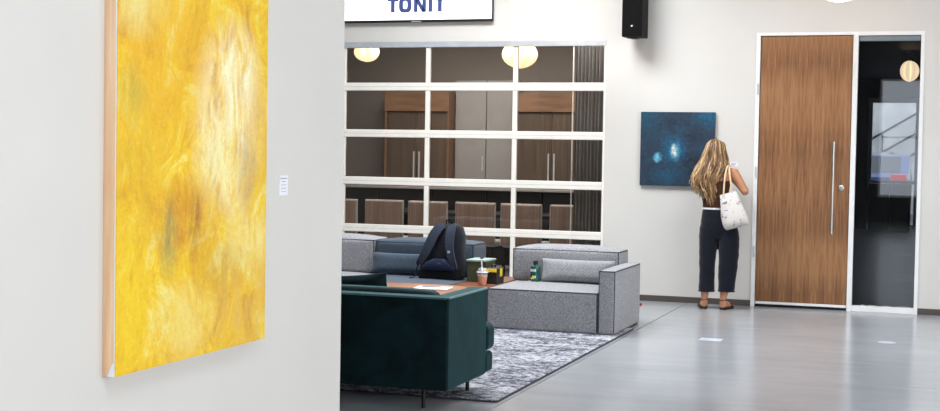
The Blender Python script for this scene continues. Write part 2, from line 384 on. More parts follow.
    def build(s, name, mat, parent=None, smooth=40, world=True):
        me = bpy.data.meshes.new(name)
        off = parent_world(parent) if (parent is not None and world) else Vector((0, 0, 0))
        me.from_pydata([p - off for p in s.v], [], s.f); me.update()
        bm = bmesh.new(); bm.from_mesh(me); bmesh.ops.recalc_face_normals(bm, faces=bm.faces); bm.to_mesh(me); bm.free()
        if smooth:
            me.shade_smooth(); me.set_sharp_from_angle(angle=math.radians(smooth))
        me.materials.append(M[mat] if isinstance(mat, str) else mat)
        o = bpy.data.objects.new(name, me); COL.objects.link(o)
        if smooth and len(s.f) < 4000:
            wn = o.modifiers.new('weighted_normals', 'WEIGHTED_NORMAL'); wn.keep_sharp = True; wn.weight = 90
        if parent is not None: o.parent = parent
        return o
def parent_world(o):
    p = Vector((0, 0, 0))
    while o is not None: p += o.location; o = o.parent
    return p
def tag(o, label=None, cat=None, group=None, kind=None):
    for k, v in (('label', label), ('category', cat), ('group', group), ('kind', kind)):
        if v: o[k] = v
    return o
def thing(name, loc, label, cat, group=None):
    o = bpy.data.objects.new(name, None); o.empty_display_size = 0.1; COL.objects.link(o); o.location = loc
    return tag(o, label, cat, group)
def struct_root(name, loc, label=None):
    o = bpy.data.objects.new(name, None); o.empty_display_size = 0.1; COL.objects.link(o); o.location = loc
    return tag(o, label, kind='structure')
def recentre(o, at):      # move the origin of a parentless mesh to a point
    d = Vector(at); o.data.transform(Matrix.Translation(-d)); o.location = d; return o
def solid(mb, name, mat, at, parent=None, smooth=40):
    o = mb.build(name, mat, None, smooth); recentre(o, at)
    if parent is not None:
        o.location = Vector(at) - parent_world(parent); o.parent = parent
    return o
def remesh(mb, voxel, smooth_it=6):
    me = bpy.data.meshes.new('tmp'); me.from_pydata(mb.v, [], mb.f); me.update()
    bm = bmesh.new(); bm.from_mesh(me); bmesh.ops.recalc_face_normals(bm, faces=bm.faces); bm.to_mesh(me); bm.free()
    o = bpy.data.objects.new('tmp', me); COL.objects.link(o)
    r = o.modifiers.new('r', 'REMESH'); r.mode = 'VOXEL'; r.voxel_size = voxel
    if smooth_it:
        q = o.modifiers.new('s', 'SMOOTH'); q.iterations = smooth_it; q.factor = 0.5
    dg = bpy.context.evaluated_depsgraph_get(); ev = o.evaluated_get(dg); m2 = bpy.data.meshes.new_from_object(ev)
    out = MB(); out.v = [v.co.copy() for v in m2.vertices]; out.f = [tuple(p.vertices) for p in m2.polygons]
    bpy.data.objects.remove(o); bpy.data.meshes.remove(me); bpy.data.meshes.remove(m2); return out
def rect_loop(x0, x1, y0, y1, z, r=0.03, n=4):
    out = []
    for cx, cy, a0 in ((x1 - r, y1 - r, 0), (x0 + r, y1 - r, PI / 2), (x0 + r, y0 + r, PI), (x1 - r, y0 + r, 1.5 * PI)):
        for i in range(n + 1):
            a = a0 + PI / 2 * i / n; out.append((cx + r * math.cos(a), cy + r * math.sin(a), z))
    return out

# ================================================================== THE SETTING
WY = 14.23                                   # face of the rear wall
XJ = [-10.0, -6.5, -2.5, 1.5, 6.0]; YJ = [-6.0, -2.3, 1.67, 5.66, 9.64, 14.45, 19.0]
fl = MB().box((-10.2, -6.2, -0.2), (6.2, 19.0, -0.012)).build('floor', 'base'); tag(fl, 'grey polished concrete floor with sawn joints', kind='structure')
for i in range(len(XJ) - 1):
    for j in range(len(YJ) - 1):
        if j == 5 and XJ[i] >= -2.5: continue
        g = 0.004
        MB().rbox((XJ[i] + g, YJ[j] + g, -0.0118), (XJ[i + 1] - g, YJ[j + 1] - g, 0.0), 0.002, 1).build('floor_slab', 'concrete', fl)
wb = MB()
wb.box((-10.0, WY, 0), (-7.42, 14.45, 4.4)).box((-7.42, WY, 2.69), (-3.40, 14.45, 4.4)).box((-3.40, WY, 0), (-1.862, 14.45, 4.4))
wb.box((-1.862, WY, 2.744), (-0.258, 14.45, 4.4)).box((-0.258, WY, 0), (6.0, 14.45, 4.4))
tag(wb.build('wall_back', 'wall'), kind='structure')
tag(MB().box((-2.62, -5.9, 0), (-2.40, 5.363, 4.4)).build('wall_partition', 'wall'), kind='structure')
tag(MB().box((-10.2, -6.2, 0), (-10.0, 14.45, 4.4)).build('wall_left', 'wall'), kind='structure')
wf = MB(); prev = -10.0
for a, b in FRONTW:
    wf.box((prev, -6.2, 0), (a, -6.0, 4.4)).box((a, -6.2, 0), (b, -6.0, 0.6)).box((a, -6.2, 3.4), (b, -6.0, 4.4)); prev = b
wf.box((prev, -6.2, 0), (6.0, -6.0, 4.4)); tag(wf.build('wall_front', 'wall_grey'), kind='structure')
wr = MB(); prev = -6.2
for a, b in WINY:
    wr.box((6.0, prev, 0), (6.2, a, 4.4)).box((6.0, a, 0), (6.2, b, 0.8)).box((6.0, a, 3.6), (6.2, b, 4.4)); prev = b
wr.box((6.0, prev, 0), (6.2, 14.45, 4.4)); tag(wr.build('wall_right', 'wall'), kind='structure')
n = 3
for a, b in WINY:
    o = struct_root('window_%d' % n, (6.1, (a + b) / 2, 0.8)); n += 1
    for t in (a, (a + b) / 2 - 0.025, b - 0.05): MB().box((6.08, t, 0.8), (6.14, t + 0.05, 3.6)).build('window_frame', 'alu', o)
    for z in (0.8, 2.2, 3.55): MB().box((6.085, a, z), (6.135, b, z + 0.05)).build('window_rail', 'alu', o)
for a, b in FRONTW:  # frames for the added openings behind the camera
    o = struct_root('window_%d' % n, ((a + b) / 2, -6.1, 0.6)); n += 1
    for t in (a, (a + b) / 2 - 0.025, b - 0.05): MB().box((t, -6.14, 0.6), (t + 0.05, -6.08, 3.4)).build('window_frame', 'alu', o)
    for z in (0.6, 2.0, 3.35): MB().box((a, -6.135, z), (b, -6.085, z + 0.05)).build('window_rail', 'alu', o)
# ceiling with skylight openings
cl = MB(); xs = sorted(set([-10.2, 6.2] + [v for x, y in SKYLIGHTS for v in (x - 1.0, x + 1.0)])); ys = sorted(set([-6.2, 14.45] + [v for x, y in SKYLIGHTS for v in (y - 1.2, y + 1.2)]))
for i in range(len(xs) - 1):
    for j in range(len(ys) - 1):
        cx, cy = (xs[i] + xs[i + 1]) / 2, (ys[j] + ys[j + 1]) / 2
        if any(abs(cx - x) < 1.0 and abs(cy - y) < 1.2 for x, y in SKYLIGHTS): continue
        cl.box((xs[i], ys[j], 4.4), (xs[i + 1], ys[j + 1], 4.55))
for x, y in SKYLIGHTS:
    cl.box((x - 1.05, y - 1.25, 4.55), (x - 1.0, y + 1.25, 4.85)).box((x + 1.0, y - 1.25, 4.55), (x + 1.05, y + 1.25, 4.85))
    cl.box((x - 1.0, y - 1.25, 4.55), (x + 1.0, y - 1.2, 4.85)).box((x - 1.0, y + 1.2, 4.55), (x + 1.0, y + 1.25, 4.85))
tag(cl.build('ceiling', 'ceiling'), kind='structure')
# baseboards on the rear wall
for x0, x1 in ((-3.40, -1.863), (-0.256, 5.98)):
    tag(MB().rbox((x0, WY - 0.014, 0), (x1, WY - 0.0005, 0.06), 0.004, 1).build('baseboard_back', 'base'), kind='structure')

# sectional glazed door (garage style) in the rear wall
w1 = struct_root('window_1', (-5.41, WY, 0), 'glazed cream sectional door with rows of wide panes')
YF, YR = WY + 0.004, WY + 0.054
RAILS = [(0.0, 0.10), (0.605, 0.69), (1.127, 1.213), (1.65, 1.734), (2.161, 2.248)]
MULL = [(-6.40, -6.352), (-5.406, -5.356), (-4.414, -4.363)]
MB().rbox((-7.42, YF - 0.012, 2.63), (-3.40, YR, 2.688), 0.004, 1).build('header', 'alu', w1)
for x0, x1 in ((-7.42, -7.37), (-3.422, -3.400)): MB().rbox((x0, YF - 0.008, 0), (x1, YR, 2.63), 0.004, 1).build('stile', 'cream', w1)
for z0, z1 in RAILS:
    r = MB().rbox((-7.37, YF, z0), (-3.422, YR, z1), 0.008, 2).build('rail', 'cream', w1)
    if z0 > 0: MB().box((-7.37, YF - 0.0006, (z0 + z1) / 2 - 0.0007), (-3.422, YF + 0.004, (z0 + z1) / 2 + 0.0007)).build('section_joint', 'base', r)
zr = [(0.10, 0.605), (0.69, 1.127), (1.213, 1.65), (1.734, 2.161), (2.248, 2.63)]
for z0, z1 in zr:
    for x0, x1 in MULL: MB().rbox((x0, YF + 0.003, z0), (x1, YR, z1), 0.006, 2).build('mullion', 'cream', w1)
    xa = [-7.37] + [m[1] for m in MULL]; xb = [m[0] for m in MULL] + [-3.422]
    for a, b in zip(xa, xb): MB().box((a, YF + 0.028, z0), (b, YF + 0.034, z1)).build('pane', 'glass', w1)

# walnut door with aluminium frame
d1 = struct_root('door_1', (-1.37, WY, 0), 'tall walnut veneer door with long vertical steel pull')
fr = MB().box((-1.862, WY - 0.012, 0), (-1.822, WY + 0.10, 2.744)).box((-1.822, WY - 0.012, 2.714), (-0.876, WY + 0.10, 2.744)).box((-0.924, WY - 0.012, 0), (-0.876, WY + 0.10, 2.714))
fr.build('door_frame', 'whitemetal', d1)
MB().box((-1.822, WY + 0.10, 0), (-0.924, WY + 0.105, 2.714)).build('frame_stop', 'base', d1)
leafo = solid(MB().rbox((-1.816, WY + 0.006, 0.052), (-0.929, WY + 0.055, 2.708), 0.003, 1), 'door_leaf', 'doorwood', (-1.40, WY + 0.03, 1.3), d1)
MB().rbox((-1.816, WY - 0.002, 0.026), (-0.929, WY + 0.03, 0.052), 0.003, 1).build('door_sweep', 'whitemetal', d1)
MB().box((-1.822, WY + 0.01, 0.0), (-0.924, WY + 0.10, 0.012)).build('threshold', 'blackmetal', d1)
MB().tube([(-1.083, WY - 0.06, 0.753), (-1.083, WY - 0.06, 1.665)], 0.014, 12).build('pull_bar', 'steel', d1)
for z in (0.86, 1.56): MB().tube([(-1.083, WY - 0.06, z), (-1.083, WY + 0.01, z)], 0.009, 8).build('pull_mount', 'steel', d1)
lk = MB().lathe([(0.001, 0), (0.028, 0), (0.028, 0.006), (0.018, 0.010), (0.018, 0.016), (0.001, 0.016)], n=16).rot(PI / 2, 'X').move((-1.006, WY + 0.008, 1.21)).build('lock_rose', 'steel', d1)
MB().box((-1.0075, WY - 0.0095, 1.203), (-1.0045, WY - 0.0075, 1.217)).build('keyhole', 'black', lk)
for z in (1.17, 1.24): MB().box((-0.9275, WY - 0.003, z - 0.014), (-0.923, WY + 0.004, z + 0.014)).build('strike_plate', 'blackmetal', d1)
for z in (0.55, 1.35, 2.18): MB().tube([(-1.838, WY - 0.014, z - 0.055), (-1.838, WY - 0.014, z + 0.055)], 0.010, 8).build('hinge', 'alu', d1)
# sidelight
w2 = struct_root('window_2', (-0.58, WY, 0), 'tall narrow tinted sidelight beside the walnut door')
MB().box((-0.292, WY - 0.012, 0), (-0.258, WY + 0.10, 2.744)).box((-0.876, WY - 0.012, 2.708), (-0.292, WY + 0.10, 2.744)).build('sidelight_frame', 'whitemetal', w2)
MB().rbox((-0.876, WY - 0.006, 0.0), (-0.292, WY + 0.08, 0.056), 0.003, 1).build('sill', 'whitemetal', w2)
MB().rbox((-0.872, WY + 0.012, 2.652), (-0.295, WY + 0.07, 2.708), 0.006, 2).build('blind_cassette', 'blindgrey', w2)
MB().box((-0.876, WY + 0.03, 0.056), (-0.292, WY + 0.036, 2.708)).build('pane', 'tint', w2)
for x0, x1 in ((-0.79, -0.755), (-0.72, -0.65), (-0.585, -0.51), (-0.44, -0.34)): MB().box((x0, WY + 0.018, 0.056), (x1, WY + 0.028, 0.066)).build('setting_block', 'panelgrey', w2)

# meeting room behind the glazed door
tag(MB().box((-10.0, 18.6, 0), (-2.6, 18.8, 3.4)).build('wall_meeting_back', 'wall_brown'), kind='structure')
tag(MB().box((-10.2, 14.45, 0), (-10.0, 18.8, 3.4)).build('wall_meeting_left', 'wall_brown'), kind='structure')
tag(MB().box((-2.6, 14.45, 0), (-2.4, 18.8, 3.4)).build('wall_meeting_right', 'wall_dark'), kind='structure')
tag(MB().box((-10.2, 14.45, 3.4), (-2.4, 18.8, 3.5)).build('ceiling_meeting', 'wall_brown'), kind='structure')
# dark corridor behind the sidelight, with a glass street door at its end
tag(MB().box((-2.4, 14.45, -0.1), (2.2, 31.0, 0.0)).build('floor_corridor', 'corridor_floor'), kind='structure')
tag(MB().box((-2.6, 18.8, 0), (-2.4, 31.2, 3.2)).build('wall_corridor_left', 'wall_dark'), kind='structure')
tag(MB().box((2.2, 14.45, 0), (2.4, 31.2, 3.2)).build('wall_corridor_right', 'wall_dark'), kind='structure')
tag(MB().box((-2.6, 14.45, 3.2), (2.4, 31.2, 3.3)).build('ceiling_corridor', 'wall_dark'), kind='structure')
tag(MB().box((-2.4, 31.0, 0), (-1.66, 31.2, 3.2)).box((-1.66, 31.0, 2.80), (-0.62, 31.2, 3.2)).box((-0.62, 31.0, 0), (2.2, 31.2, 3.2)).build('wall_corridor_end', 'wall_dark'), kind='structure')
d2 = struct_root('door_2', (-1.14, 31.05, 0), 'glass street door with aluminium frame at corridor end')
for a, b in (((-1.66, 0), (-1.58, 2.8)), ((-0.70, 0), (-0.62, 2.8))): MB().box((a[0], 31.03, a[1]), (b[0], 31.12, b[1])).build('door_stile', 'alu', d2)
for z0, z1 in ((0.0, 0.12), (2.70, 2.80), (0.98, 1.05)): MB().box((-1.58, 31.04, z0), (-0.70, 31.11, z1)).build('door_rail', 'alu', d2)
for z0, z1 in ((0.12, 0.98), (1.05, 2.70)): MB().box((-1.58, 31.07, z0), (-0.70, 31.076, z1)).build('pane', 'glass', d2)
tag(MB().box((-30, 31.2, -0.3), (30, 60, -0.02)).build('ground_outside', 'asphalt'), kind='structure')
tag(MB().box((-12, 41.0, -0.02), (12, 41.4, 7.0)).build('wall_outside', 'concrete_out'), kind='structure')

# ================================================================== ART ON THE WALLS
ya = thing('yellow_painting', (-2.40, 3.613, 0.807), 'large yellow abstract canvas with bare pine edge on white partition', 'painting')
MB().box((-2.356, 3.613, 0.807), (-2.3535, 4.582, 2.40)).build('canvas', 'yellowart', ya)
MB().box((-2.3995, 3.6135, 0.807), (-2.360, 3.640, 2.40)).build('stretcher_bar', 'pine', ya)
MB().box((-2.3995, 4.555, 0.807), (-2.360, 4.5815, 2.40)).build('stretcher_bar', 'pine', ya)
for z in (0.807, 2.374): MB().box((-2.3995, 3.640, z), (-2.360, 4.555, z + 0.026)).build('stretcher_bar', 'pine', ya)
MB().box((-2.360, 3.613, 0.807), (-2.356, 4.582, 2.40)).build('canvas_wrap', 'paper', ya)
MB().prism([(-2.382, 0.8065), (-2.3565, 0.8065), (-2.3565, 0.85), (-2.364, 0.845)], 'y', 3.6118, 3.6134).build('corner_fold', 'paper', ya)
def wall_card(name, x0, x1, y0, y1, z0, z1, label, axis):
    if axis == 'x':
        o = thing(name, (x0, (y0 + y1) / 2, z0), label, 'wall label')
        MB().box((x0, y0, z0), (x0 + 0.003, y1, z1)).build('card', 'paper', o)
        h = z1 - z0
        for k, (a, b, t) in enumerate(((0.1, 0.9, 0.06), (0.25, 0.75, 0.04), (0.2, 0.8, 0.03), (0.2, 0.8, 0.03), (0.2, 0.75, 0.025))):
            z = z1 - h * (0.12 + 0.17 * k)
            MB().box((x0 + 0.003, y0 + (y1 - y0) * a, z - h * t), (x0 + 0.0036, y0 + (y1 - y0) * b, z)).build('text_line', 'faintink', o)
    else:
        o = thing(name, ((x0 + x1) / 2, y1, z0), label, 'wall label')
        MB().box((x0, y1 - 0.003, z0), (x1, y1, z1)).build('card', 'paper', o)
        for k in range(3):
            z = z1 - (z1 - z0) * (0.2 + 0.25 * k)
            MB().box((x0 + 0.01, y1 - 0.0036, z - 0.006), (x1 - 0.012 - 0.01 * k, y1 - 0.003, z)).build('text_line', 'faintink', o)
wall_card('wall_label', -2.40, 0, 4.775, 4.845, 1.325, 1.40, 'small white printed card beside the yellow canvas', 'x')
wall_card('wall_label', -2.10, -2.02, 0, WY, 1.405, 1.445, 'small white card on wall between blue painting and door', 'y')
ba = thing('blue_painting', (-3.013, WY, 1.192), 'square dark blue abstract canvas with pale turquoise burst', 'painting')
MB().box((-3.013, WY - 0.042, 1.192), (-2.253, WY - 0.040, 1.946)).build('canvas', 'blueart', ba)
MB().box((-3.012, WY - 0.040, 1.193), (-2.254, WY - 0.0005, 1.945)).build('canvas_edge', 'black', ba)

# television
tv = thing('wall_television', (-5.51, WY, 2.897), 'wall mounted television showing white screen with blue lettering', 'television')
MB().rbox((-6.39, WY - 0.065, 2.897), (-4.628, WY - 0.025, 3.90), 0.006, 2).build('television_body', 'black', tv)
MB().box((-5.9, WY - 0.025, 3.15), (-5.1, WY - 0.0005, 3.65)).build('wall_bracket', 'blackmetal', tv)
scr = MB().box((-6.374, WY - 0.0665, 2.922), (-4.640, WY - 0.0655, 3.888)).build('screen', 'screen', tv)
def letter(polys):
    m = MB()
    for p in polys: m.prism(p, 'y', WY - 0.0675, WY - 0.0667)
    m.build('letter', 'screenblue', scr)
LB, LT, ST = 3.004, 3.163, 0.048
def rc(x0, x1, z0, z1): return [(x0, z0), (x1, z0), (x1, z1), (x0, z1)]
letter([rc(-5.793, -5.748, LB, LT - 0.04), rc(-5.835, -5.706, LT - 0.04, LT)])
def oring(x0, x1, z0, z1, t):
    n_ = 28; cx, cz = (x0 + x1) / 2, (z0 + z1) / 2; q = []
    def pt(a, k):
        ca, sa = math.cos(a), math.sin(a)
        return (cx + ((x1 - x0) / 2 - k) * math.copysign(abs(ca) ** 0.62, ca), cz + ((z1 - z0) / 2 - k * 0.85) * math.copysign(abs(sa) ** 0.62, sa))
    for i in range(n_):
        a, b = 2 * PI * i / n_, 2 * PI * (i + 1) / n_; q.append([pt(a, 0), pt(b, 0), pt(b, t), pt(a, t)])
    return q
letter(oring(-5.699, -5.553, LB - 0.004, LT + 0.004, ST))
letter([rc(-5.526, -5.482, LB, LT), rc(-5.428, -5.384, LB, LT), [(-5.526, LT), (-5.478, LT), (-5.384, LB), (-5.432, LB)]])
letter([rc(-5.357, -5.312, LB, LT)])
letter([rc(-5.250, -5.203, LB, LT - 0.04), rc(-5.291, -5.166, LT - 0.04, LT)])
MB().box((-5.55, WY - 0.068, 2.899), (-5.44, WY - 0.064, 2.908)).build('maker_mark', 'alu', tv)

# wall speaker
sp = thing('wall_speaker', (-3.06, WY, 2.69), 'black box loudspeaker bracketed high on the white wall', 'speaker')
cab = MB().rbox((-0.104, -0.13, 0.0), (0.104, 0.13, 0.62), 0.008, 2)
cab.rot(math.radians(-2), 'Z'); cab.move((-3.055, 14.00, 2.69)); cab.build('cabinet', 'speakerbox', sp)
gr = MB().rbox((-0.098, -0.136, 0.012), (0.098, -0.129, 0.608), 0.004, 1).rot(math.radians(-2), 'Z').move((-3.055, 14.00, 2.69)).build('grille', 'blackgrille', sp)
for a in (0.785, -0.785):
    MB().box((-0.011, -0.1374, -0.003), (0.011, -0.1362, 0.003)).rot(a, 'Y').move((0.0, 0, 0.107)).rot(math.radians(-2), 'Z').move((-3.055, 14.00, 2.69)).build('emblem', 'whitemetal', gr)
MB().box((-3.11, 14.13, 2.95), (-3.01, WY - 0.0005, 3.10)).build('bracket', 'blackmetal', sp)
MB().box((-3.10, 13.96, 2.678), (-3.02, 14.06, 2.69)).build('base_plate', 'blackmetal', sp)

# pendants
def pendant(x, y, zc, ztop, r, label, gm='globe_soft', zs=0.86):
    o = thing('pendant_lamp', (x, y, zc - r), label, 'lamp', 'lobed glass pendants')
    m = MB(); prof = [(0.02, -r * zs)] + [(r * math.cos(a), r * zs * math.sin(a)) for a in [(-80 + 16 * i) * PI / 180 for i in range(11)]] + [(0.02, r * zs)]
    m.lathe(prof, (x, y, zc), 56, 7, 0.42); m.build('globe', gm, o, 70)
    MB().lathe([(0.001, 0), (0.035, 0), (0.03, 0.08), (0.008, 0.10), (0.001, 0.10)], (x, y, zc + r * zs * .98), 12).build('lamp_holder', 'steel', o)
    MB().tube([(x, y, zc + r * zs * .98 + 0.08), (x, y, ztop - 0.02)], 0.004, 6).build('cord', 'black', o)
    MB().lathe([(0.001, -0.03), (0.05, -0.03), (0.06, 0.0), (0.001, 0.0)], (x, y, ztop), 14).build('ceiling_rose', 'steel', o)
pendant(-3.86, 12.9, 3.072, 4.4, 0.20, 'glowing lobed pendant between television and black wall speaker', 'globe')
pendant(-0.97, 12.9, 3.065, 4.4, 0.20, 'glowing lobed pendant hung before the walnut door', 'globe')
pendant(-0.635, 22.9, 2.88, 3.2, 0.13, 'glowing lobed pendant seen through the sidelight beside the door', 'globe_soft', 1.25)
pendant(-7.28, 17.0, 2.795, 3.4, 0.15, 'glowing lobed pendant behind first visible top pane of glazed door')
pendant(-5.18, 17.0, 2.745, 3.4, 0.20, 'glowing lobed pendant behind mullion of top glass row')

# floor stickers
tag(MB().lathe([(0.001, 0), (0.075, 0), (0.075, 0.0012), (0.001, 0.0012)], (-0.445, 11.92, 0.0), 24).build('floor_sticker', 'tape'), 'round white sticker on the concrete floor', 'sticker')
tag(MB().box((-1.90, 11.37, 0), (-1.72, 11.53, 0.0008)).build('floor_tape', 'tape'), 'short strip of white tape on the concrete floor', 'tape')

# ================================================================== LOUNGE
rg = thing('area_rug', (-4.0, 9.9, 0), 'distressed grey and white woven rug with dark bound edge', 'rug')
MB().rbox((-6.6, 7.975, 0.0), (-2.54, 11.80, 0.012), 0.005, 2).build('pile', 'rug', rg)
MB().tube(rect_loop(-6.6, -2.533, 7.955, 11.81, 0.006, 0.02), 0.006, 6, True).build('bound_edge', 'seam', rg)
RZ = 0.012

def puffy(ct=0.0, cf=0.0, cb=0.0):
    def f(w, h):
        u, v, t = w.x / h[0], w.y / h[1], w.z / h[2]
        w = w.copy()
        if w.z > 0: w.z += ct * max(0, (1 - u ** 4) * (1 - v ** 4)) * (w.z / h[2]) ** 4
        if w.y < 0: w.y -= cf * max(0, (1 - u ** 4) * (1 - t ** 4)) * (w.y / h[1]) ** 4
        else: w.y += cb * max(0, (1 - u ** 4) * (1 - t ** 4)) * (w.y / h[1]) ** 4
        return w
    return f
def block(root, name, a, b, mat, pipe, ct=0.012, cf=0.006, r=0.018):
    o = MB().rbox(a, b, r, 3, 8, puffy(ct, cf)).build(name, mat, root, 60)
    k = r * 0.3
    p = MB().tube(rect_loop(a[0] + k - .002, b[0] - k + .002, a[1] + k - .002, b[1] - k + .002, b[2] - k, 0.015), 0.0055, 6, True)
    for x in (a[0] + k, b[0] - k):
        p.tube([(x, a[1] + k, a[2] + r), (x, a[1] + k, b[2] - k)], 0.005, 6)
    p.build('piping', pipe, o)
    return o
s1 = thing('modular_sofa', (-3.12, 11.8, RZ), 'light grey sofa with one arm beside the open concrete floor', 'sofa')
block(s1, 'seat', (-3.685, 11.25, 0.0135), (-2.722, 12.40, 0.352), 'greyfab', 'seam', 0.016)
block(s1, 'backrest', (-3.705, 12.03, 0.36), (-2.724, 12.42, 0.648), 'greyfab', 'seam', 0.035, 0.012, 0.03)
block(s1, 'armrest', (-2.716, 11.25, 0.0135), (-2.576, 12.25, 0.540), 'greyfab', 'seam', 0.006)
MB().rbox((-2.70, 12.252, 0.0), (-2.60, 12.30, 0.05), 0.006, 2).build('foot', 'black', s1)
tag(MB().box((-2.575, 12.235, 0.16), (-2.555, 12.238, 0.185)).build('fabric_tag', 'red', s1), 'small red fabric tag')
p1 = thing('lumbar_pillow', (-3.07, 11.93, 0.37), 'light grey lumbar pillow leaning on the one armed sofa', 'pillow')
m = MB().pillow(0.66, 0.21, 0.13).rot(math.radians(-16), 'X').move((-3.072, 11.928, 0.470)); m.build('cover', 'greyfab', p1, 60)

s2 = thing('modular_sofa', (-4.57, 11.8, RZ), 'blue grey armless sofa seat under the backpack', 'sofa')
block(s2, 'seat', (-5.045, 11.26, 0.0135), (-4.055, 12.40, 0.352), 'bluefab', 'bluecseam', 0.012)
block(s2, 'backrest', (-5.045, 12.03, 0.36), (-4.075, 12.42, 0.664), 'bluefab', 'bluecseam', 0.03, 0.012, 0.03)
p2 = thing('lumbar_pillow', (-4.7, 11.93, 0.37), 'blue grey lumbar pillow lying behind the backpack', 'pillow')
MB().pillow(0.58, 0.20, 0.11).rot(math.radians(-14), 'X').move((-4.75, 11.945, 0.466)).build('cover', 'bluefab', p2, 60)
s3 = thing('modular_sofa', (-5.6, 11.8, RZ), 'light grey sofa corner next to the blue grey seat', 'sofa')
block(s3, 'seat', (-6.10, 10.6, 0.0135), (-5.055, 12.40, 0.352), 'greyfab', 'seam', 0.012)
block(s3, 'backrest', (-6.10, 12.03, 0.36), (-5.055, 12.42, 0.672), 'greyfab', 'seam', 0.035, 0.012, 0.03)

# side table between the sofas
st = thing('side_table', (-3.88, 11.75, RZ), 'low brown wooden box table wedged between two sofas', 'table')
MB().rbox((-4.048, 11.27, 0.318), (-3.712, 12.40, 0.350), 0.005, 2).build('table_top', 'sidewood', st)
MB().rbox((-4.040, 11.285, 0.05), (-3.720, 11.31, 0.318), 0.003, 1).build('front_panel', 'sidewood', st)
MB().rbox((-4.040, 12.37, 0.05), (-3.720, 12.395, 0.318), 0.003, 1).build('back_panel', 'sidewood', st)
for x in (-4.040, -3.742): MB().rbox((x, 11.31, RZ), (x + 0.022, 12.37, 0.318), 0.003, 1).build('side_panel', 'sidewood', st)

# coffee table
ct = thing('coffee_table', (-4.3, 10.0, RZ), 'low rounded wooden coffee table behind the green armchair', 'table')
def rounded(x0, x1, y0, y1, r, n_=8): return [(p[0], p[1]) for p in rect_loop(x0, x1, y0, y1, 0, r, n_)]
nb = 5; bw = 1.27 / nb
outer = rounded(-5.05, -3.545, 9.40, 10.67, 0.34)
def clip(poly, lo, hi):
    def cut(P, f, c):
        out = []
        for i in range(len(P)):
            a, b = P[i], P[(i + 1) % len(P)]; da, db = f * (a[1] - c), f * (b[1] - c)
            if da >= 0: out.append(a)
            if da * db < 0:
                t = da / (da - db); out.append((a[0] + t * (b[0] - a[0]), c))
        return out
    return cut(cut(poly, 1, lo), -1, hi)
for k in range(nb):
    po = clip(outer, 9.40 + k * bw + 0.0015, 9.40 + (k + 1) * bw - 0.0015)
    o = MB().prism(po, 'z', 0.388, 0.42).build('plank', 'tablewood', ct)
for x, y in ((-4.8, 9.65), (-4.8, 10.42), (-3.8, 9.65), (-3.8, 10.42)):
    MB().tube([(x, y, RZ), (x, y, 0.372)], 0.018, 10).build('leg', 'blackmetal', ct)
MB().box((-4.85, 9.6, 0.372), (-3.75, 10.47, 0.388)).build('apron', 'blackmetal', ct)
mg = thing('magazine', (-3.87, 10.36, 0.42), 'white magazine lying open on the coffee table', 'magazine')
MB().rbox((-0.14, -0.11, 0), (0.14, 0.11, 0.008), 0.003, 1).rot(math.radians(6), 'Z').move((-3.835, 10.33, 0.4205)).build('pages', 'paper', mg)
MB().box((-0.10, 0.02, 0.0081), (0.05, 0.085, 0.0087)).rot(math.radians(6), 'Z').move((-3.835, 10.33, 0.4205)).build('printed_picture', 'ink', mg)

# cup of iced coffee
cp = thing('coffee_cup', (-3.81, 11.5, 0.351), 'clear plastic cup of iced coffee with dome lid and straw', 'cup')
cx, cy, cz = -3.81, 11.5, 0.351
MB().lathe([(0.034, 0.0), (0.036, 0.004), (0.048, 0.108), (0.0465, 0.108), (0.0345, 0.006), (0.001, 0.006)], (cx, cy, cz), 24).build('cup_wall', 'cupglass', cp)
MB().lathe([(0.001, 0.0065), (0.033, 0.0065), (0.0430, 0.078), (0.001, 0.078)], (cx, cy, cz), 24).build('coffee', 'coffee', cp)
MB().lathe([(0.001, 0.0782), (0.0430, 0.0782), (0.0445, 0.09), (0.001, 0.086)], (cx, cy, cz), 24).build('foam', 'milk', cp)
MB().lathe([(0.051, 0.106), (0.052, 0.112), (0.047, 0.116), (0.040, 0.138), (0.026, 0.150), (0.010, 0.153), (0.010, 0.1515), (0.025, 0.1485), (0.0385, 0.137), (0.046, 0.113)], (cx, cy, cz), 24).build('dome_lid', 'cupglass', cp)
MB().tube([(cx + 0.006, cy, cz + 0.02), (cx - 0.012, cy, cz + 0.22)], 0.006, 8).build('straw', 'straw', cp)
MB().lathe([(0.0475, 0.108), (0.0515, 0.108), (0.0515, 0.113), (0.0475, 0.113)], (cx, cy, cz), 24).build('rim', 'straw', cp)

# olive box with grey lid
gb = thing('storage_box', (-3.95, 11.9, 0.351), 'olive green box with pale grey lid on the low table', 'box')
MB().rbox((-4.042, 11.76, 0.351), (-3.862, 12.02, 0.530), 0.004, 1).move((-0.0, 0, 0)).build('box_body', 'olive', gb)
MB().rbox((-4.049, 11.75, 0.530), (-3.852, 12.02, 0.548), 0.004, 2).build('lid', 'lidgrey', gb)
MB().lathe([(0.001, 0), (0.012, 0), (0.018, 0.012), (0.012, 0.02), (0.001, 0.02)], (-3.95, 11.9, 0.548), 12).build('knob', 'black', gb)
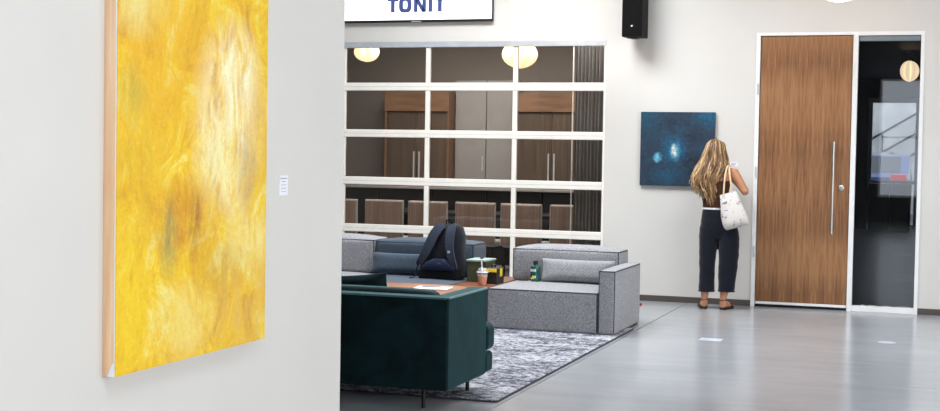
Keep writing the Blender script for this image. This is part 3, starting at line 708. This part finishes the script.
# tool case
tb = thing('tool_case', (-3.78, 11.78, 0.351), 'small black tool case with yellow trim by the iced coffee', 'tool case')
def T(mb): return mb.move((-3.782, 11.73, 0.351))
T(MB().rbox((-0.062, -0.10, 0), (0.062, 0.11, 0.105), 0.006, 2)).build('case_body', 'black', tb)
T(MB().rbox((-0.063, -0.102, 0.106), (0.063, 0.112, 0.136), 0.008, 2)).build('lid', 'black', tb)
T(MB().rbox((-0.060, -0.1055, 0.103), (0.060, -0.1005, 0.132), 0.004, 1)).build('trim_bar', 'yellow', tb)
T(MB().rbox((0.062, -0.02, 0.06), (0.069, 0.04, 0.130), 0.003, 1)).build('latch', 'yellow', tb)
T(MB().tube([(0, -0.05, 0.134), (0, -0.05, 0.158), (0, 0.05, 0.158), (0, 0.05, 0.134)], 0.007, 8)).build('carry_handle', 'black', tb)
# bottle and wallet on the grey sofa
bz = 0.369
bt = thing('drink_bottle', (-3.475, 11.93, bz), 'dark green bottle with pale label on the light grey seat', 'bottle')
bx, by = -3.447, 11.90
MB().lathe([(0.001, 0), (0.042, 0), (0.045, 0.006), (0.045, 0.115), (0.040, 0.132), (0.022, 0.142), (0.019, 0.150), (0.001, 0.150)], (bx, by, bz), 24).build('bottle_body', 'bottle', bt)
MB().lathe([(0.001, 0.148), (0.021, 0.148), (0.021, 0.180), (0.001, 0.180)], (bx, by, bz), 16).build('cap', 'black', bt)
for a0, a1, z0, z1 in ((-0.92, -0.60, .086, .112), (-0.52, -0.36, .086, .108), (-0.28, -0.02, .086, .112), (0.06, 0.30, .086, .108), (0.38, 0.70, .086, .110)):
    q = MB(); nn = 4
    pts = [(a0 + (a1 - a0) * i / nn - PI / 2 - 0.33) for i in range(nn + 1)]
    q.add([(bx + rr * math.cos(a), by + rr * math.sin(a), bz + z) for rr in (0.0452, 0.0458) for z in (z0, z1) for a in pts],
          [(i, i + 1, i + nn + 2, i + nn + 1) for i in range(nn)] + [(2 * nn + 2 + i, 2 * nn + 3 + i, 3 * nn + 4 + i, 3 * nn + 3 + i) for i in range(nn)])
    q.build('label_mark', 'paper', bt)
for a0, a1, z0, z1, mm in ((-0.1, 0.35, .022, .052, 'yellow'), (0.4, 0.7, .03, .05, 'paper'), (-0.45, -0.15, .018, .034, 'paper')):
    pts = [(a0 + (a1 - a0) * i / 4 - PI / 2 - 0.33) for i in range(5)]
    MB().add([(bx + rr * math.cos(a), by + rr * math.sin(a), bz + z) for rr in (0.0452, 0.0458) for z in (z0, z1) for a in pts],
             [(i, i + 1, i + 6, i + 5) for i in range(4)] + [(10 + i, 11 + i, 16 + i, 15 + i) for i in range(4)]).build('label_picture', mm, bt)
wl = thing('wallet', (-3.57, 11.96, bz), 'flat dark brown wallet lying beside the green bottle', 'wallet')
MB().rbox((-3.62, 11.93, bz - 0.002), (-3.525, 12.01, bz + 0.010), 0.004, 2).build('leather_shell', 'tanktop', wl)
MB().box((-3.619, 11.9285, bz + 0.003), (-3.53, 11.93, bz + 0.005)).build('stitched_edge', 'base', wl)

# backpack
bk = thing('backpack', (-4.29, 11.75, 0.362), 'navy backpack with shoulder straps facing out, propped on the sofa', 'backpack')
B = MB()
B.loft([(0, 0.02, 0.0, .195, .10), (0, 0.01, 0.02, .208, .115), (0, 0.02, 0.12, .205, .12), (0.01, 0.04, 0.26, .19, .115), (0.03, 0.07, 0.38, .16, .10), (0.045, 0.085, 0.45, .12, .08), (0.05, 0.09, 0.485, .07, .05)], 28, 3.2)
B.move((-4.295, 11.80, 0.366)); bko = B.build('pack_body', 'pack', bk, 60)
def bp(pts): return [(-4.295 + p[0], 11.80 + p[1], 0.366 + p[2]) for p in pts]
def ribbon(pts, hw, th):
    q = MB(); P = [Vector(p) for p in pts]; vs = []
    for i, p in enumerate(P):
        t = (P[min(i + 1, len(P) - 1)] - P[max(i - 1, 0)]).normalized(); side = t.cross(Vector((0, -1, 0))).normalized(); nrm = side.cross(t).normalized()
        w = hw[i] if isinstance(hw, (list, tuple)) else hw
        for a, b in ((-1, -1), (1, -1), (1.08, 0), (1, 1), (-1, 1), (-1.08, 0)): vs.append(p + side * a * w + nrm * b * th)
    n_ = 6; fs = [(i * n_ + k, i * n_ + (k + 1) % n_, (i + 1) * n_ + (k + 1) % n_, (i + 1) * n_ + k) for i in range(len(P) - 1) for k in range(n_)]
    fs += [tuple(range(n_)), tuple(range((len(P) - 1) * n_, len(P) * n_))]
    return q.add(vs, fs)
ribbon(bp([(-.005, .02, .475), (-.02, -.03, .46), (-.05, -.075, .40), (-.085, -.10, .31), (-.125, -.115, .22), (-.165, -.12, .155), (-.195, -.10, .125)]), [.036, .04, .042, .042, .036, .026, .014], .011).build('shoulder_strap', 'packstrap', bk, 60)
ribbon(bp([(.085, .02, .475), (.095, -.03, .455), (.10, -.075, .39), (.105, -.105, .30), (.125, -.12, .21), (.155, -.125, .14), (.175, -.11, .09)]), [.036, .04, .04, .038, .034, .026, .014], .011).build('shoulder_strap', 'packstrap', bk, 60)
MB().rbox((-.075, -.02, .14), (.075, .01, .40), .02, 3, 4).rot(math.radians(-14), 'X').move((-4.275, 11.765, 0.40)).build('back_panel', 'packblue', bk, 60)
lp = MB(); lp.loft([(0, 0, 0.0, .155, .02), (0, -.004, .03, .155, .028), (0, 0, .07, .12, .026), (0.0, .006, .10, .055, .018)], 20, 2.6)
lp.move((-4.285, 11.685, 0.445)); lpo = lp.build('lumbar_pad', 'packblue', bk, 60)
MB().lathe([(0.001, 0), (0.018, 0), (0.018, 0.003), (0.001, 0.003)], n=14).rot(PI / 2, 'X').move((-4.27, 11.66, 0.50)).build('badge', 'ink', lpo)
MB().rbox((-4.48, 11.68, 0.366), (-4.11, 11.72, 0.44), .015, 3).build('base_panel', 'packdark', bk)
MB().tube(bp([(.02, .05, .47), (.02, .05, .515), (.05, .05, .53), (.075, .05, .515), (.075, .05, .47)]), 0.008, 6).build('grab_loop', 'packdark', bk)
MB().tube(bp([(-.19, -.10, .13), (-.205, -.11, .06), (-.215, -.13, .01), (-.25, -.16, .004)]), 0.006, 5).build('webbing_tail', 'packdark', bk)
MB().tube(bp([(.175, -.11, .09), (.185, -.11, .04), (.19, -.10, .01)]), 0.008, 5).build('webbing_tail', 'packdark', bk)
MB().rbox((-4.20, 11.672, 0.60), (-4.175, 11.682, 0.622), .003, 1).build('buckle', 'alu', bk)

# green velvet armchair
gc = thing('velvet_armchair', (-3.24, 7.98, 0), 'dark green velvet armchair on thin black legs, back turned to the room', 'armchair')
AX0, AX1, CB = -3.78, -2.70, 7.54
def bevelled(mb, off, seg):
    me = bpy.data.meshes.new('tmp'); me.from_pydata(mb.v, [], mb.f); bm = bmesh.new(); bm.from_mesh(me)
    bmesh.ops.recalc_face_normals(bm, faces=bm.faces)
    bmesh.ops.bevel(bm, geom=list(bm.edges), offset=off, segments=seg, profile=0.5, affect='EDGES', clamp_overlap=True)
    bm.verts.index_update(); out = MB(); out.v = [v.co.copy() for v in bm.verts]; out.f = [tuple(v.index for v in f.verts) for f in bm.faces]
    bm.free(); bpy.data.meshes.remove(me); return out
U = MB().prism([(AX0, CB), (AX1, CB), (AX1, 8.255), (AX1 - .118, 8.255), (AX1 - .118, CB + .125), (AX0 + .118, CB + .125), (AX0 + .118, 8.255), (AX0, 8.255)], 'z', 0.118, 0.662)
bevelled(U, .016, 3).build('upholstered_shell', 'velvet', gc, 60)
MB().tube([(AX0 + .003, 8.25, .658), (AX0 + .003, CB + .02, .658), (AX0 + .02, CB + .004, .658), (AX1 - .02, CB + .004, .658), (AX1 - .003, CB + .02, .658), (AX1 - .003, 8.25, .658)], 0.008, 6).build('piping', 'velvetpipe', gc)
MB().rbox((AX0 + .004, 8.2555, 0.12), (AX1 - .004, 8.41, 0.25), 0.025, 3, 3).build('front_rail', 'velvet', gc, 60)
MB().rbox((AX0 + .1205, CB + .1305, 0.12), (AX1 - .1205, 8.255, 0.25), 0.01, 2).build('seat_deck', 'velvet', gc, 60)
sc_ = MB().rbox((AX0 + .124, CB + .19, 0.252), (AX1 - .124, 8.25, 0.425), 0.05, 4, 5, puffy(0.03))
sc_.rbox((AX0 + .002, 8.262, 0.252), (AX1 - .002, 8.45, 0.425), 0.045, 4, 5, puffy(0.015)); sc_.build('seat_cushion', 'velvet', gc, 60)
MB().rbox((AX0 + .13, CB + .125, 0.40), (AX1 - .13, CB + .30, 0.674), 0.06, 4, 6, puffy(0.012)).build('back_cushion', 'velvet', gc, 60)
for x, y in ((-2.875, 7.62), (-3.64, 7.62), (-2.81, 8.22), (-3.67, 8.22)):
    zb = RZ if y > 7.955 else 0.0
    MB().tube([(x, y, zb), (x, y, 0.122)], 0.0125, 10).build('leg', 'blackmetal', gc)
gp = thing('throw_pillow', (-3.45, 7.78, 0.67), 'dark green velvet cushion slumped in the armchair', 'pillow')
MB().pillow(0.46, 0.27, 0.13).rot(math.radians(14), 'X').rot(math.radians(-5), 'Y').move((-3.47, 7.97, 0.602)).build('cover', 'velvet', gp, 60)

# ================================================================== THE VISITOR
WX, WYY = -2.17, 13.80
pr = thing('person', (WX, WYY, 0), 'woman with long blonde hair in brown top and navy cropped trousers viewing the painting', 'person')
H = MB()
H.loft([(.03, 0, .76, .10, .09), (.035, 0, .82, .16, .11), (.03, 0, .90, .163, .115), (.01, 0, .98, .122, .095), (-.005, 0, 1.05, .112, .088), (-.01, 0, 1.15, .132, .098), (-.01, 0, 1.27, .152, .100), (-.01, 0, 1.34, .158, .085), (-.01, 0, 1.385, .11, .068), (-.012, .005, 1.42, .056, .056), (-.015, .02, 1.50, .046, .052)], 24)
head = [(-.02, .035 + .012 * math.cos(t * 1.2), 1.555 + .112 * math.sin(t), .074 * math.cos(t) ** .8 * (1 if t > 0 else .93), .095 * math.cos(t) ** .8) for t in [(-84 + 14 * i) * PI / 180 for i in range(13)]]
H.loft(head, 24)
def ball(c, r, sx=1, sy=1, sz=1):
    H.loft([(c[0], c[1], c[2] + r * sz * math.sin(t), r * sx * math.cos(t), r * sy * math.cos(t)) for t in [(-80 + 20 * i) * PI / 180 for i in range(9)]], 12)
ball((-.02, .135, 1.545), .014, .8, 1.2, 1.6); ball((-.02, .118, 1.505), .016, 1.5, .8, .6); ball((-.02, .108, 1.47), .024); ball((-.095, .035, 1.55), .02, .5, .9, 1.4); ball((.055, .035, 1.55), .02, .5, .9, 1.4)
def limb(ps, rs): H.tube(ps, rs, 12)
limb([(.13, 0, 1.35), (.175, -.005, 1.345), (.215, -.01, 1.28), (.262, -.012, 1.20), (.288, -.01, 1.165), (.293, .0, 1.150)], [.045, .052, .046, .042, .040, .030])
limb([(.292, -.005, 1.155), (.27, .05, 1.175), (.22, .12, 1.22), (.15, .19, 1.27), (.09, .235, 1.305)], [.034, .040, .038, .031, .026])
limb([(-.13, 0, 1.35), (-.185, .0, 1.34), (-.20, .04, 1.28), (-.195, .10, 1.22), (-.185, .13, 1.20)], [.045, .05, .044, .040, .034])
limb([(-.187, .125, 1.20), (-.16, .16, 1.22), (-.12, .21, 1.26), (-.07, .245, 1.30)], [.034, .038, .032, .026])
for sx, wx in ((1, .09), (-1, -.07)):
    wv = Vector((wx, .24, 1.303)); pv = Vector((wx - sx * .045, .262, 1.34))
    limb([wv, (wv + pv) / 2, pv], [.025, .032, .034])
    for k in range(4):
        b0 = pv + Vector((-sx * .012, .0, .018 - .018 * k + .012)); L = (.07, .078, .073, .058)[k]
        limb([pv, b0, b0 + Vector((-sx * L * .45, .006, .012)), b0 + Vector((-sx * L * .8, -.008, .008)), b0 + Vector((-sx * L * .95, -.024, 0))], [.014, .0095, .009, .008, .0065])
    limb([(wv + pv) / 2, pv + Vector((0, -.025, .012)), pv + Vector((-sx * .022, -.036, .035)), pv + Vector((-sx * .034, -.036, .052))], [.016, .012, .0105, .008])
for hx, kx, ax, tx in ((-.055, -.072, -.083, -.128), (.125, .135, .10, .148)):
    limb([(hx, 0, .86), (hx * .5 + kx * .5, .0, .66), (kx, .0, .46), (kx, -.012, .33), (kx * .4 + ax * .6, -.018, .20), (ax, -.018, .10), (ax, -.022, .055)], [.085, .078, .056, .056, .046, .033, .034])
    limb([(ax, -.045, .045), (ax + (tx - ax) * .3, .02, .05), (ax + (tx - ax) * .7, .09, .036), (tx, .145, .028)], [.031, .034, .033, .02])
    for k in range(5):
        dx = (k - 2) * .015; s_ = 1 if tx < 0 else -1
        limb([(tx + dx * .8, .125, .03), (tx + dx, .168 - .006 * (k if tx > 0 else 4 - k), .024)], [.011, .0085])
Hb = remesh(H, .0065, 4); Hb.move((WX, WYY, 0)); body = Hb.build('body', 'skin', pr, 0); body.data.shade_smooth()
# eyes
for ex in (-.045, .008):
    MB().loft([(ex, .118, 1.565 + .009 * math.sin(t), .011 * math.cos(t), .011 * math.cos(t)) for t in [(-80 + 20 * i) * PI / 180 for i in range(9)]], 10).move((WX, WYY, 0)).build('eye', 'paper', pr)
# trousers
P = MB()
P.loft([(.04, 0, .70, .13, .09), (.042, 0, .78, .185, .115), (.036, 0, .86, .178, .122), (.02, 0, .93, .145, .115), (-.006, 0, .985, .119, .100)], 28)
P.loft([(-.066, -.006, .172, .077, .082), (-.066, -.006, .30, .075, .08), (-.066, -.004, .43, .079, .084), (-.062, 0, .58, .088, .094), (-.055, 0, .70, .098, .104), (-.045, 0, .80, .105, .108)], 24)
P.loft([(.129, -.006, .178, .078, .082), (.132, -.006, .30, .086, .084), (.140, -.004, .43, .094, .09), (.143, 0, .58, .100, .098), (.140, 0, .70, .103, .106), (.12, 0, .80, .105, .108)], 24)
Pb = remesh(P, .008, 5)
rr_ = random.Random(3)
from mathutils import noise as _n
Pb.v = [p + Vector((p.x - (-.066 if p.x < .037 else .138), p.y, 0)).normalized() * (.006 * _n.noise(Vector((p.x * 9, p.y * 9, p.z * 14 + 4 * p.x)))) for p in Pb.v]
Pb.move((WX, WYY, 0)); tr = Pb.build('trousers', 'pants', pr, 0); tr.data.shade_smooth()
for cx_, rx_, z_ in ((-.066, .0785, .174), (.129, .0795, .180)):
    MB().tube([(WX + cx_ + rx_ * math.cos(a), WYY - .006 + .0835 * math.sin(a), z_) for a in [2 * PI * i / 28 for i in range(28)]], .006, 6, True).build('hem', 'pants', tr)
MB().loft([(-.005, 0, .980, .124, .105), (-.005, 0, .998, .121, .102), (-.005, 0, .998, .115, .096), (-.005, 0, .980, .117, .098)], 32).move((WX, WYY, 0)).build('belt', 'beltw', pr)
# low-backed top
TT = MB().loft([(-.002, 0, .985, .119, .098), (-.005, 0, 1.05, .119, .095), (-.01, 0, 1.15, .139, .106), (-.01, 0, 1.235, .153, .109), (-.01, 0, 1.262, .156, .106)], 32).move((WX, WYY, 0)).build('tank_top', 'tanktop', pr, 60)
for x0, x1 in ((.085, .10), (-.105, -.12)):
    MB().tube([(WX + x0, WYY - .104, 1.25), (WX + (x0 + x1) / 2, WYY - .10, 1.33), (WX + x1, WYY - .05, 1.388), (WX + x1, WYY + .03, 1.392), (WX + x0, WYY + .10, 1.30), (WX + x0, WYY + .105, 1.25)], .006, 6).build('shoulder_strap', 'tanktop', TT)
# sandals
for ax, tx in ((-.083, -.128), (.10, .148)):
    q = MB(); pts = [(ax, -.085), (ax + (tx - ax) * .35, .0), (ax + (tx - ax) * .8, .10), (tx, .185)]; hw = [.036, .036, .047, .036]
    vs = []
    for i in range(13):
        t = i / 12 * 3; k = min(int(t), 2); f = t - k
        x = pts[k][0] * (1 - f) + pts[k + 1][0] * f; y = pts[k][1] * (1 - f) + pts[k + 1][1] * f; w = hw[k] * (1 - f) + hw[k + 1] * f
        e = min(i, 12 - i); w *= (0.55, 0.85, 1.0)[min(e, 2)]
        vs.append((x, y, w))
    poly = [(WX + x - w, WYY + y) for x, y, w in vs] + [(WX + x + w, WYY + y) for x, y, w in reversed(vs)]
    so = q.prism(poly, 'z', 0.0, 0.018).build('sandal', 'sandal', pr)
    mid = ax + (tx - ax) * .75
    MB().tube([(WX + mid - .045, WYY + .06, .016), (WX + mid - .03, WYY + .085, .052), (WX + mid, WYY + .125, .06), (WX + mid + .012, WYY + .14, .02)], .006, 6).build('thong_strap', 'sandal', so)
    MB().tube([(WX + mid + .048, WYY + .06, .016), (WX + mid + .034, WYY + .085, .052), (WX + mid, WYY + .125, .06)], .006, 6).build('thong_strap', 'sandal', so)
    MB().tube([(WX + ax + .037 * math.cos(a), WYY - .02 + .04 * math.sin(a), .095 + .004 * math.sin(a)) for a in [2 * PI * i / 20 for i in range(20)]], .0035, 5, True).build('ankle_strap', 'sandal', so)
# hair
rh = random.Random(11)
def lerp(a, b, t): return a + (b - a) * t
def itp(z, tab):
    for (z0, v0), (z1, v1) in zip(tab, tab[1:]):
        if z <= z0 and z >= z1: return lerp(v0, v1, (z0 - z) / (z0 - z1))
    return tab[-1][1] if z < tab[-1][0] else tab[0][1]
LEFT = [(1.68, -.035), (1.66, -.075), (1.62, -.105), (1.56, -.122), (1.48, -.155), (1.41, -.188), (1.33, -.222), (1.25, -.242), (1.10, -.20), (1.0, -.12)]
RIGHT = [(1.68, .005), (1.66, .04), (1.62, .072), (1.56, .084), (1.48, .110), (1.41, .132), (1.33, .085), (1.25, .035), (1.10, .02), (1.0, .01)]
BACK = [(1.68, .02), (1.66, -.03), (1.62, -.062), (1.56, -.080), (1.48, -.092), (1.41, -.112), (1.33, -.130), (1.25, -.138), (1.10, -.132), (1.0, -.12)]
TIP = [(0.0, 1.22), (.15, 1.16), (.35, 1.09), (.6, 1.02), (.8, 1.01), (1.0, 1.05)]
def tipz(u):
    for (a, va), (b, vb) in zip(TIP, TIP[1:]):
        if a <= u <= b: return lerp(va, vb, (u - a) / (b - a))
    return 1.05
hm = MB(); tones = []
def strand(u, depth, r0, tone, zend, wav):
    ph = rh.uniform(0, 6.28); fq = rh.uniform(26, 40); pts = []; rs = []
    ztop = 1.678 - .02 * depth - .03 * abs(u - .5) ** 2 * 4; nseg = 20
    for i in range(nseg + 1):
        t = i / nseg; z = ztop + (zend - ztop) * t ** 1.15
        l, r_, b = itp(z, LEFT), itp(z, RIGHT), itp(z, BACK)
        c_, hw = (l + r_) / 2, (r_ - l) / 2; a = (u - .5) * PI * .98
        x = c_ + hw * math.sin(a) * (1 - .12 * depth)
        yb = b + (1 - math.cos(a)) * (.125 if z > 1.42 else .055 + .07 * max(0, (z - 1.30) / .12)) + .03 * depth
        if i == 0: yb = .03; x = -.018 + .03 * (u - .5)
        amp = .010 * min(1, max(0, (1.60 - z) / .3)) * wav
        pts.append((x + amp * math.sin(fq * z + ph), yb + amp * .8 * math.cos(fq * z + ph), z)); rs.append(r0 * (1 - .62 * t ** 2.5))
    n0 = len(hm.v); hm.tube(pts, rs, 5); tones.extend([tone] * (len(hm.v) - n0))
for i in range(60):
    u = rh.random(); strand(u, 1.0, .015, rh.uniform(.05, .35), tipz(u) + rh.uniform(.05, .14), .4)
for i in range(190):
    u = rh.random(); strand(u, rh.uniform(0, .8), rh.uniform(.0045, .009), min(1, max(0, rh.gauss(.48, .27))), tipz(u) + rh.uniform(-.02, .13), rh.uniform(.6, 1.6))
hm.move((WX, WYY, 0)); hr = hm.build('hair', 'hair', pr, 0); hr.data.shade_smooth()
at = hr.data.attributes.new('tone', 'FLOAT', 'POINT')
for i, t in enumerate(tones): at.data[i].value = t

# tote bag on her shoulder
tt = thing('tote_bag', (WX + .2, WYY - .13, .80), 'white printed cotton tote bag hanging from the woman\'s shoulder', 'bag')
G = MB(); rings = [(-.01, .010, .080), (.04, .03, .09), (.12, .05, .106), (.20, .06, .122), (.27, .058, .128), (.31, .045, .122), (.338, .015, .105)]
A = Vector((.142, -.135, 1.138)); dn = Vector((.29, .0, -1)).normalized(); sd = Vector((1, 0, .29)).normalized(); nf = Vector((0, 1, 0))
vs = []; n_ = 24
for d, th, hw in rings:
    c = A + dn * d
    for k in range(n_):
        an = 2 * PI * k / n_; ca, sa = math.cos(an), math.sin(an)
        p = c + sd * hw * math.copysign(abs(ca) ** .7, ca) + nf * th * math.copysign(abs(sa) ** .8, sa)
        p += nf * .008 * _n.noise(p * 22) + sd * .006 * _n.noise(p * 17); vs.append(p)
fs = [(i * n_ + k, i * n_ + (k + 1) % n_, (i + 1) * n_ + (k + 1) % n_, (i + 1) * n_ + k) for i in range(len(rings) - 1) for k in range(n_)]
fs += [tuple(range(n_)), tuple(range((len(rings) - 1) * n_, len(rings) * n_))]
G.add(vs, fs).move((WX, WYY, 0)); solid(G, 'bag_body', 'tote', (WX + .2, WYY - .13, .80), tt, 60)
def sl(pts): return [(WX + p[0], WYY + p[1], p[2]) for p in pts]
ribbon(sl([(.100, -.150, 1.105), (.103, -.146, 1.20), (.108, -.132, 1.32), (.118, -.10, 1.39), (.124, -.05, 1.412), (.126, 0, 1.412)]), .0075, .003).build('handle', 'canvasstrap', tt)
ribbon(sl([(.178, -.128, 1.125), (.168, -.126, 1.22), (.152, -.118, 1.33), (.142, -.09, 1.385), (.138, -.05, 1.405), (.136, 0, 1.408)]), .0075, .003).build('handle', 'canvasstrap', tt)

# ================================================================== MEETING ROOM FURNITURE (seen through the glass)
def chair(x, y, label):
    o = thing('meeting_chair', (x, y, 0), label, 'chair', 'row of chairs behind the glazed door')
    sh = MB().rbox((x - .235, y - .03, .44), (x + .235, y + .0, .905), .028, 3, 3).build('backrest', 'chairbrown', o)
    MB().rbox((x - .25, y - .012, .43), (x + .25, y + .018, .918), .03, 3, 3).build('back_cushion', 'chairgrey', o)
    MB().rbox((x - .24, y + .02, .40), (x + .24, y + .48, .47), .03, 3, 3).build('seat', 'chairgrey', o)
    for dx, dy in ((-.2, .05), (.2, .05), (-.2, .43), (.2, .43)): MB().tube([(x + dx, y + dy, .405), (x + dx * 1.08, y + dy, 0)], .012, 8).build('leg', 'blackmetal', o)
NM = ['sixth', 'fifth', 'fourth', 'third', 'second']
for i in range(6):
    chair(-6.95 + .575 * i, 15.42 + .05 * (i % 2), 'brown backed meeting chair, ' + (NM[i] + ' in the row from the charcoal curtain' if i < 5 else 'first in the row, beside the charcoal curtain'))
mt = thing('meeting_table', (-5.4, 16.9, 0), 'long dark meeting table behind the row of chairs', 'table')
MB().rbox((-6.9, 16.4, .71), (-4.1, 17.2, .745), .008, 2).build('table_top', 'counter', mt)
for x in (-6.6, -4.4): MB().box((x - .03, 16.6, 0), (x + .03, 17.0, .71)).build('trestle_leg', 'blackmetal', mt)
bc = thing('black_counter', (-6.0, 18.0, 0), 'long black counter along the meeting room wall', 'counter')
MB().rbox((-8.2, 17.75, .99), (-4.3, 18.18, 1.02), .006, 2).build('worktop', 'panelgrey', bc)
for i in range(5): 
    x0 = -8.18 + .776 * i
    cb_ = MB().rbox((x0, 17.8, 0.0), (x0 + .766, 18.18, .99), .004, 1).build('cabinet_unit', 'counter', bc)
    MB().box((x0 + .62, 17.785, .55), (x0 + .64, 17.80, .75)).build('handle', 'alu', cb_)
def cabinet(x0, x1, label):
    o = thing('shelf_cabinet', ((x0 + x1) / 2, 18.4, .9), label, 'cabinet')
    MB().rbox((x0, 18.2, 2.06), (x1, 18.58, 2.32), .004, 1).build('header_panel', 'cabwood', o)
    for x in (x0, x1 - .03): MB().box((x, 18.22, .0), (x + .03, 18.58, 2.06)).build('side_panel', 'cabwood', o)
    xm = (x0 + x1) / 2
    for xa, xb, hx in ((x0 + .032, xm - .003, xm - .05), (xm + .003, x1 - .032, xm + .03)):
        dd = MB().rbox((xa, 18.24, .0), (xb, 18.26, 2.055), .003, 1).build('cabinet_door', 'cabdark', o)
        MB().box((hx, 18.225, 1.1), (hx + .02, 18.24, 1.5)).build('handle', 'alu', dd)
    return o
cabinet(-7.52, -6.56, 'oak cabinet with dark doors behind the row of chairs, beside plain taupe wall')
cabinet(-5.62, -4.56, 'oak cabinet with dark doors beside the charcoal curtain')
for x0, x1, lb in ((-6.55, -6.10, 'tall grey wall panel next to the left oak cabinet'), (-6.09, -5.63, 'tall grey wall panel next to the right oak cabinet')):
    o = thing('wall_panel', ((x0 + x1) / 2, 18.5, .0), lb, 'panel')
    MB().rbox((x0, 18.45, .0), (x1, 18.59, 2.5), .006, 1).build('panel_face', 'panelgrey', o)
    MB().box((x1 - .05, 18.44, 1.25), (x1 - .03, 18.45, 1.45)).build('finger_pull', 'alu', o)
cu = thing('curtain', (-3.78, 15.1, 0), 'charcoal floor length curtain behind right end of the glazed door', 'curtain')
q = MB(); nn = 90; f1_, f2_ = [], []
for k in range(nn + 1):
    x = -3.95 + .53 * k / nn; y = 15.1 + .022 * math.sin(k * .9) + .006 * math.sin(k * .37); f1_.append((x, y)); f2_.append((x, y + .004))
q.prism(f1_ + f2_[::-1], 'z', .02, 3.3); q.build('cloth', 'curtain', cu)
MB().tube([(-4.4, 15.1, 3.32), (-3.40, 15.1, 3.32)], .012, 8).build('rail', 'alu', cu)
MB().tube([(-3.975, 15.09, .02), (-3.975, 15.09, 3.3)], .009, 8).build('draw_rod', 'whitemetal', cu)

# corridor and street
bb = thing('black_cabinet', (-1.15, 30.2, 0), 'black cabinet standing before the glass street door', 'cabinet')
MB().rbox((-1.56, 29.9, .04), (-1.155, 30.4, 1.0), .006, 1).build('cabinet_door', 'black', bb)
MB().rbox((-1.145, 29.9, .04), (-.74, 30.4, 1.0), .006, 1).build('cabinet_door', 'black', bb)
MB().box((-1.54, 29.93, 0), (-.76, 30.38, .04)).build('plinth', 'blackmetal', bb)
MB().box((-1.16, 29.885, .72), (-1.14, 29.9, .80)).build('handle', 'alu', bb)
car = thing('car', (-1.85, 37.5, -0.02), 'dark blue car parked outside the glass street door', 'car')
prof = [(a, b * 1.12) for a, b in [(35.4, .30), (35.35, .62), (35.42, .95), (35.75, 1.02), (36.15, 1.42), (36.7, 1.5), (37.8, 1.48), (38.5, 1.05), (39.4, .92), (39.6, .7), (39.6, .30)]]
CX = -2.75
MB().prism(prof, 'x', CX, CX + 1.8).build('car_body', 'carblue', car, 30)
MB().prism([(35.77, 1.17), (36.12, 1.57), (36.15, 1.55), (35.80, 1.15)], 'x', CX + .18, CX + 1.62).build('rear_window', 'carglass', car)
for x in (CX - .004, CX + 1.8): MB().prism([(36.15, 1.18), (36.35, 1.55), (37.7, 1.55), (38.2, 1.18)], 'x', x, x + .004).build('side_window', 'carglass', car)
for x in (CX + .02, CX + 1.40): MB().rbox((x, 35.32, .90), (x + .38, 35.60, 1.14), .02, 2).build('tail_light', 'carlight', car)
MB().rbox((CX, 35.27, .36), (CX + 1.8, 35.45, .62), .04, 2).build('bumper', 'carblue', car)
MB().box((CX + .65, 35.335, .72), (CX + 1.15, 35.36, .86)).build('number_plate', 'paper', car)
for x in (CX + .02, CX + 1.6):
    for y in (36.2, 38.8): MB().lathe([(.001, 0), (.30, 0), (.33, .03), (.33, .16), (.30, .18), (.001, .18)], n=20).rot(PI / 2, 'Y').move((x, y, .31)).build('wheel', 'black', car)
hrl = thing('stair_handrail', (-1.0, 40.8, -0.02), 'sloping dark handrail against the outside concrete wall', 'handrail')
for dz in (0.0, .55, 1.1): MB().tube([(-2.2, 40.8, .9 + dz), (.6, 40.8, 2.6 + dz)], .03, 8).build('sloping_bar', 'blackmetal', hrl)
for x in (-1.8, -.9, 0.0): MB().tube([(x, 40.8, -.02), (x, 40.8, .9 + (x + 2.2) * .607 + 1.1)], .025, 8).build('post', 'blackmetal', hrl)
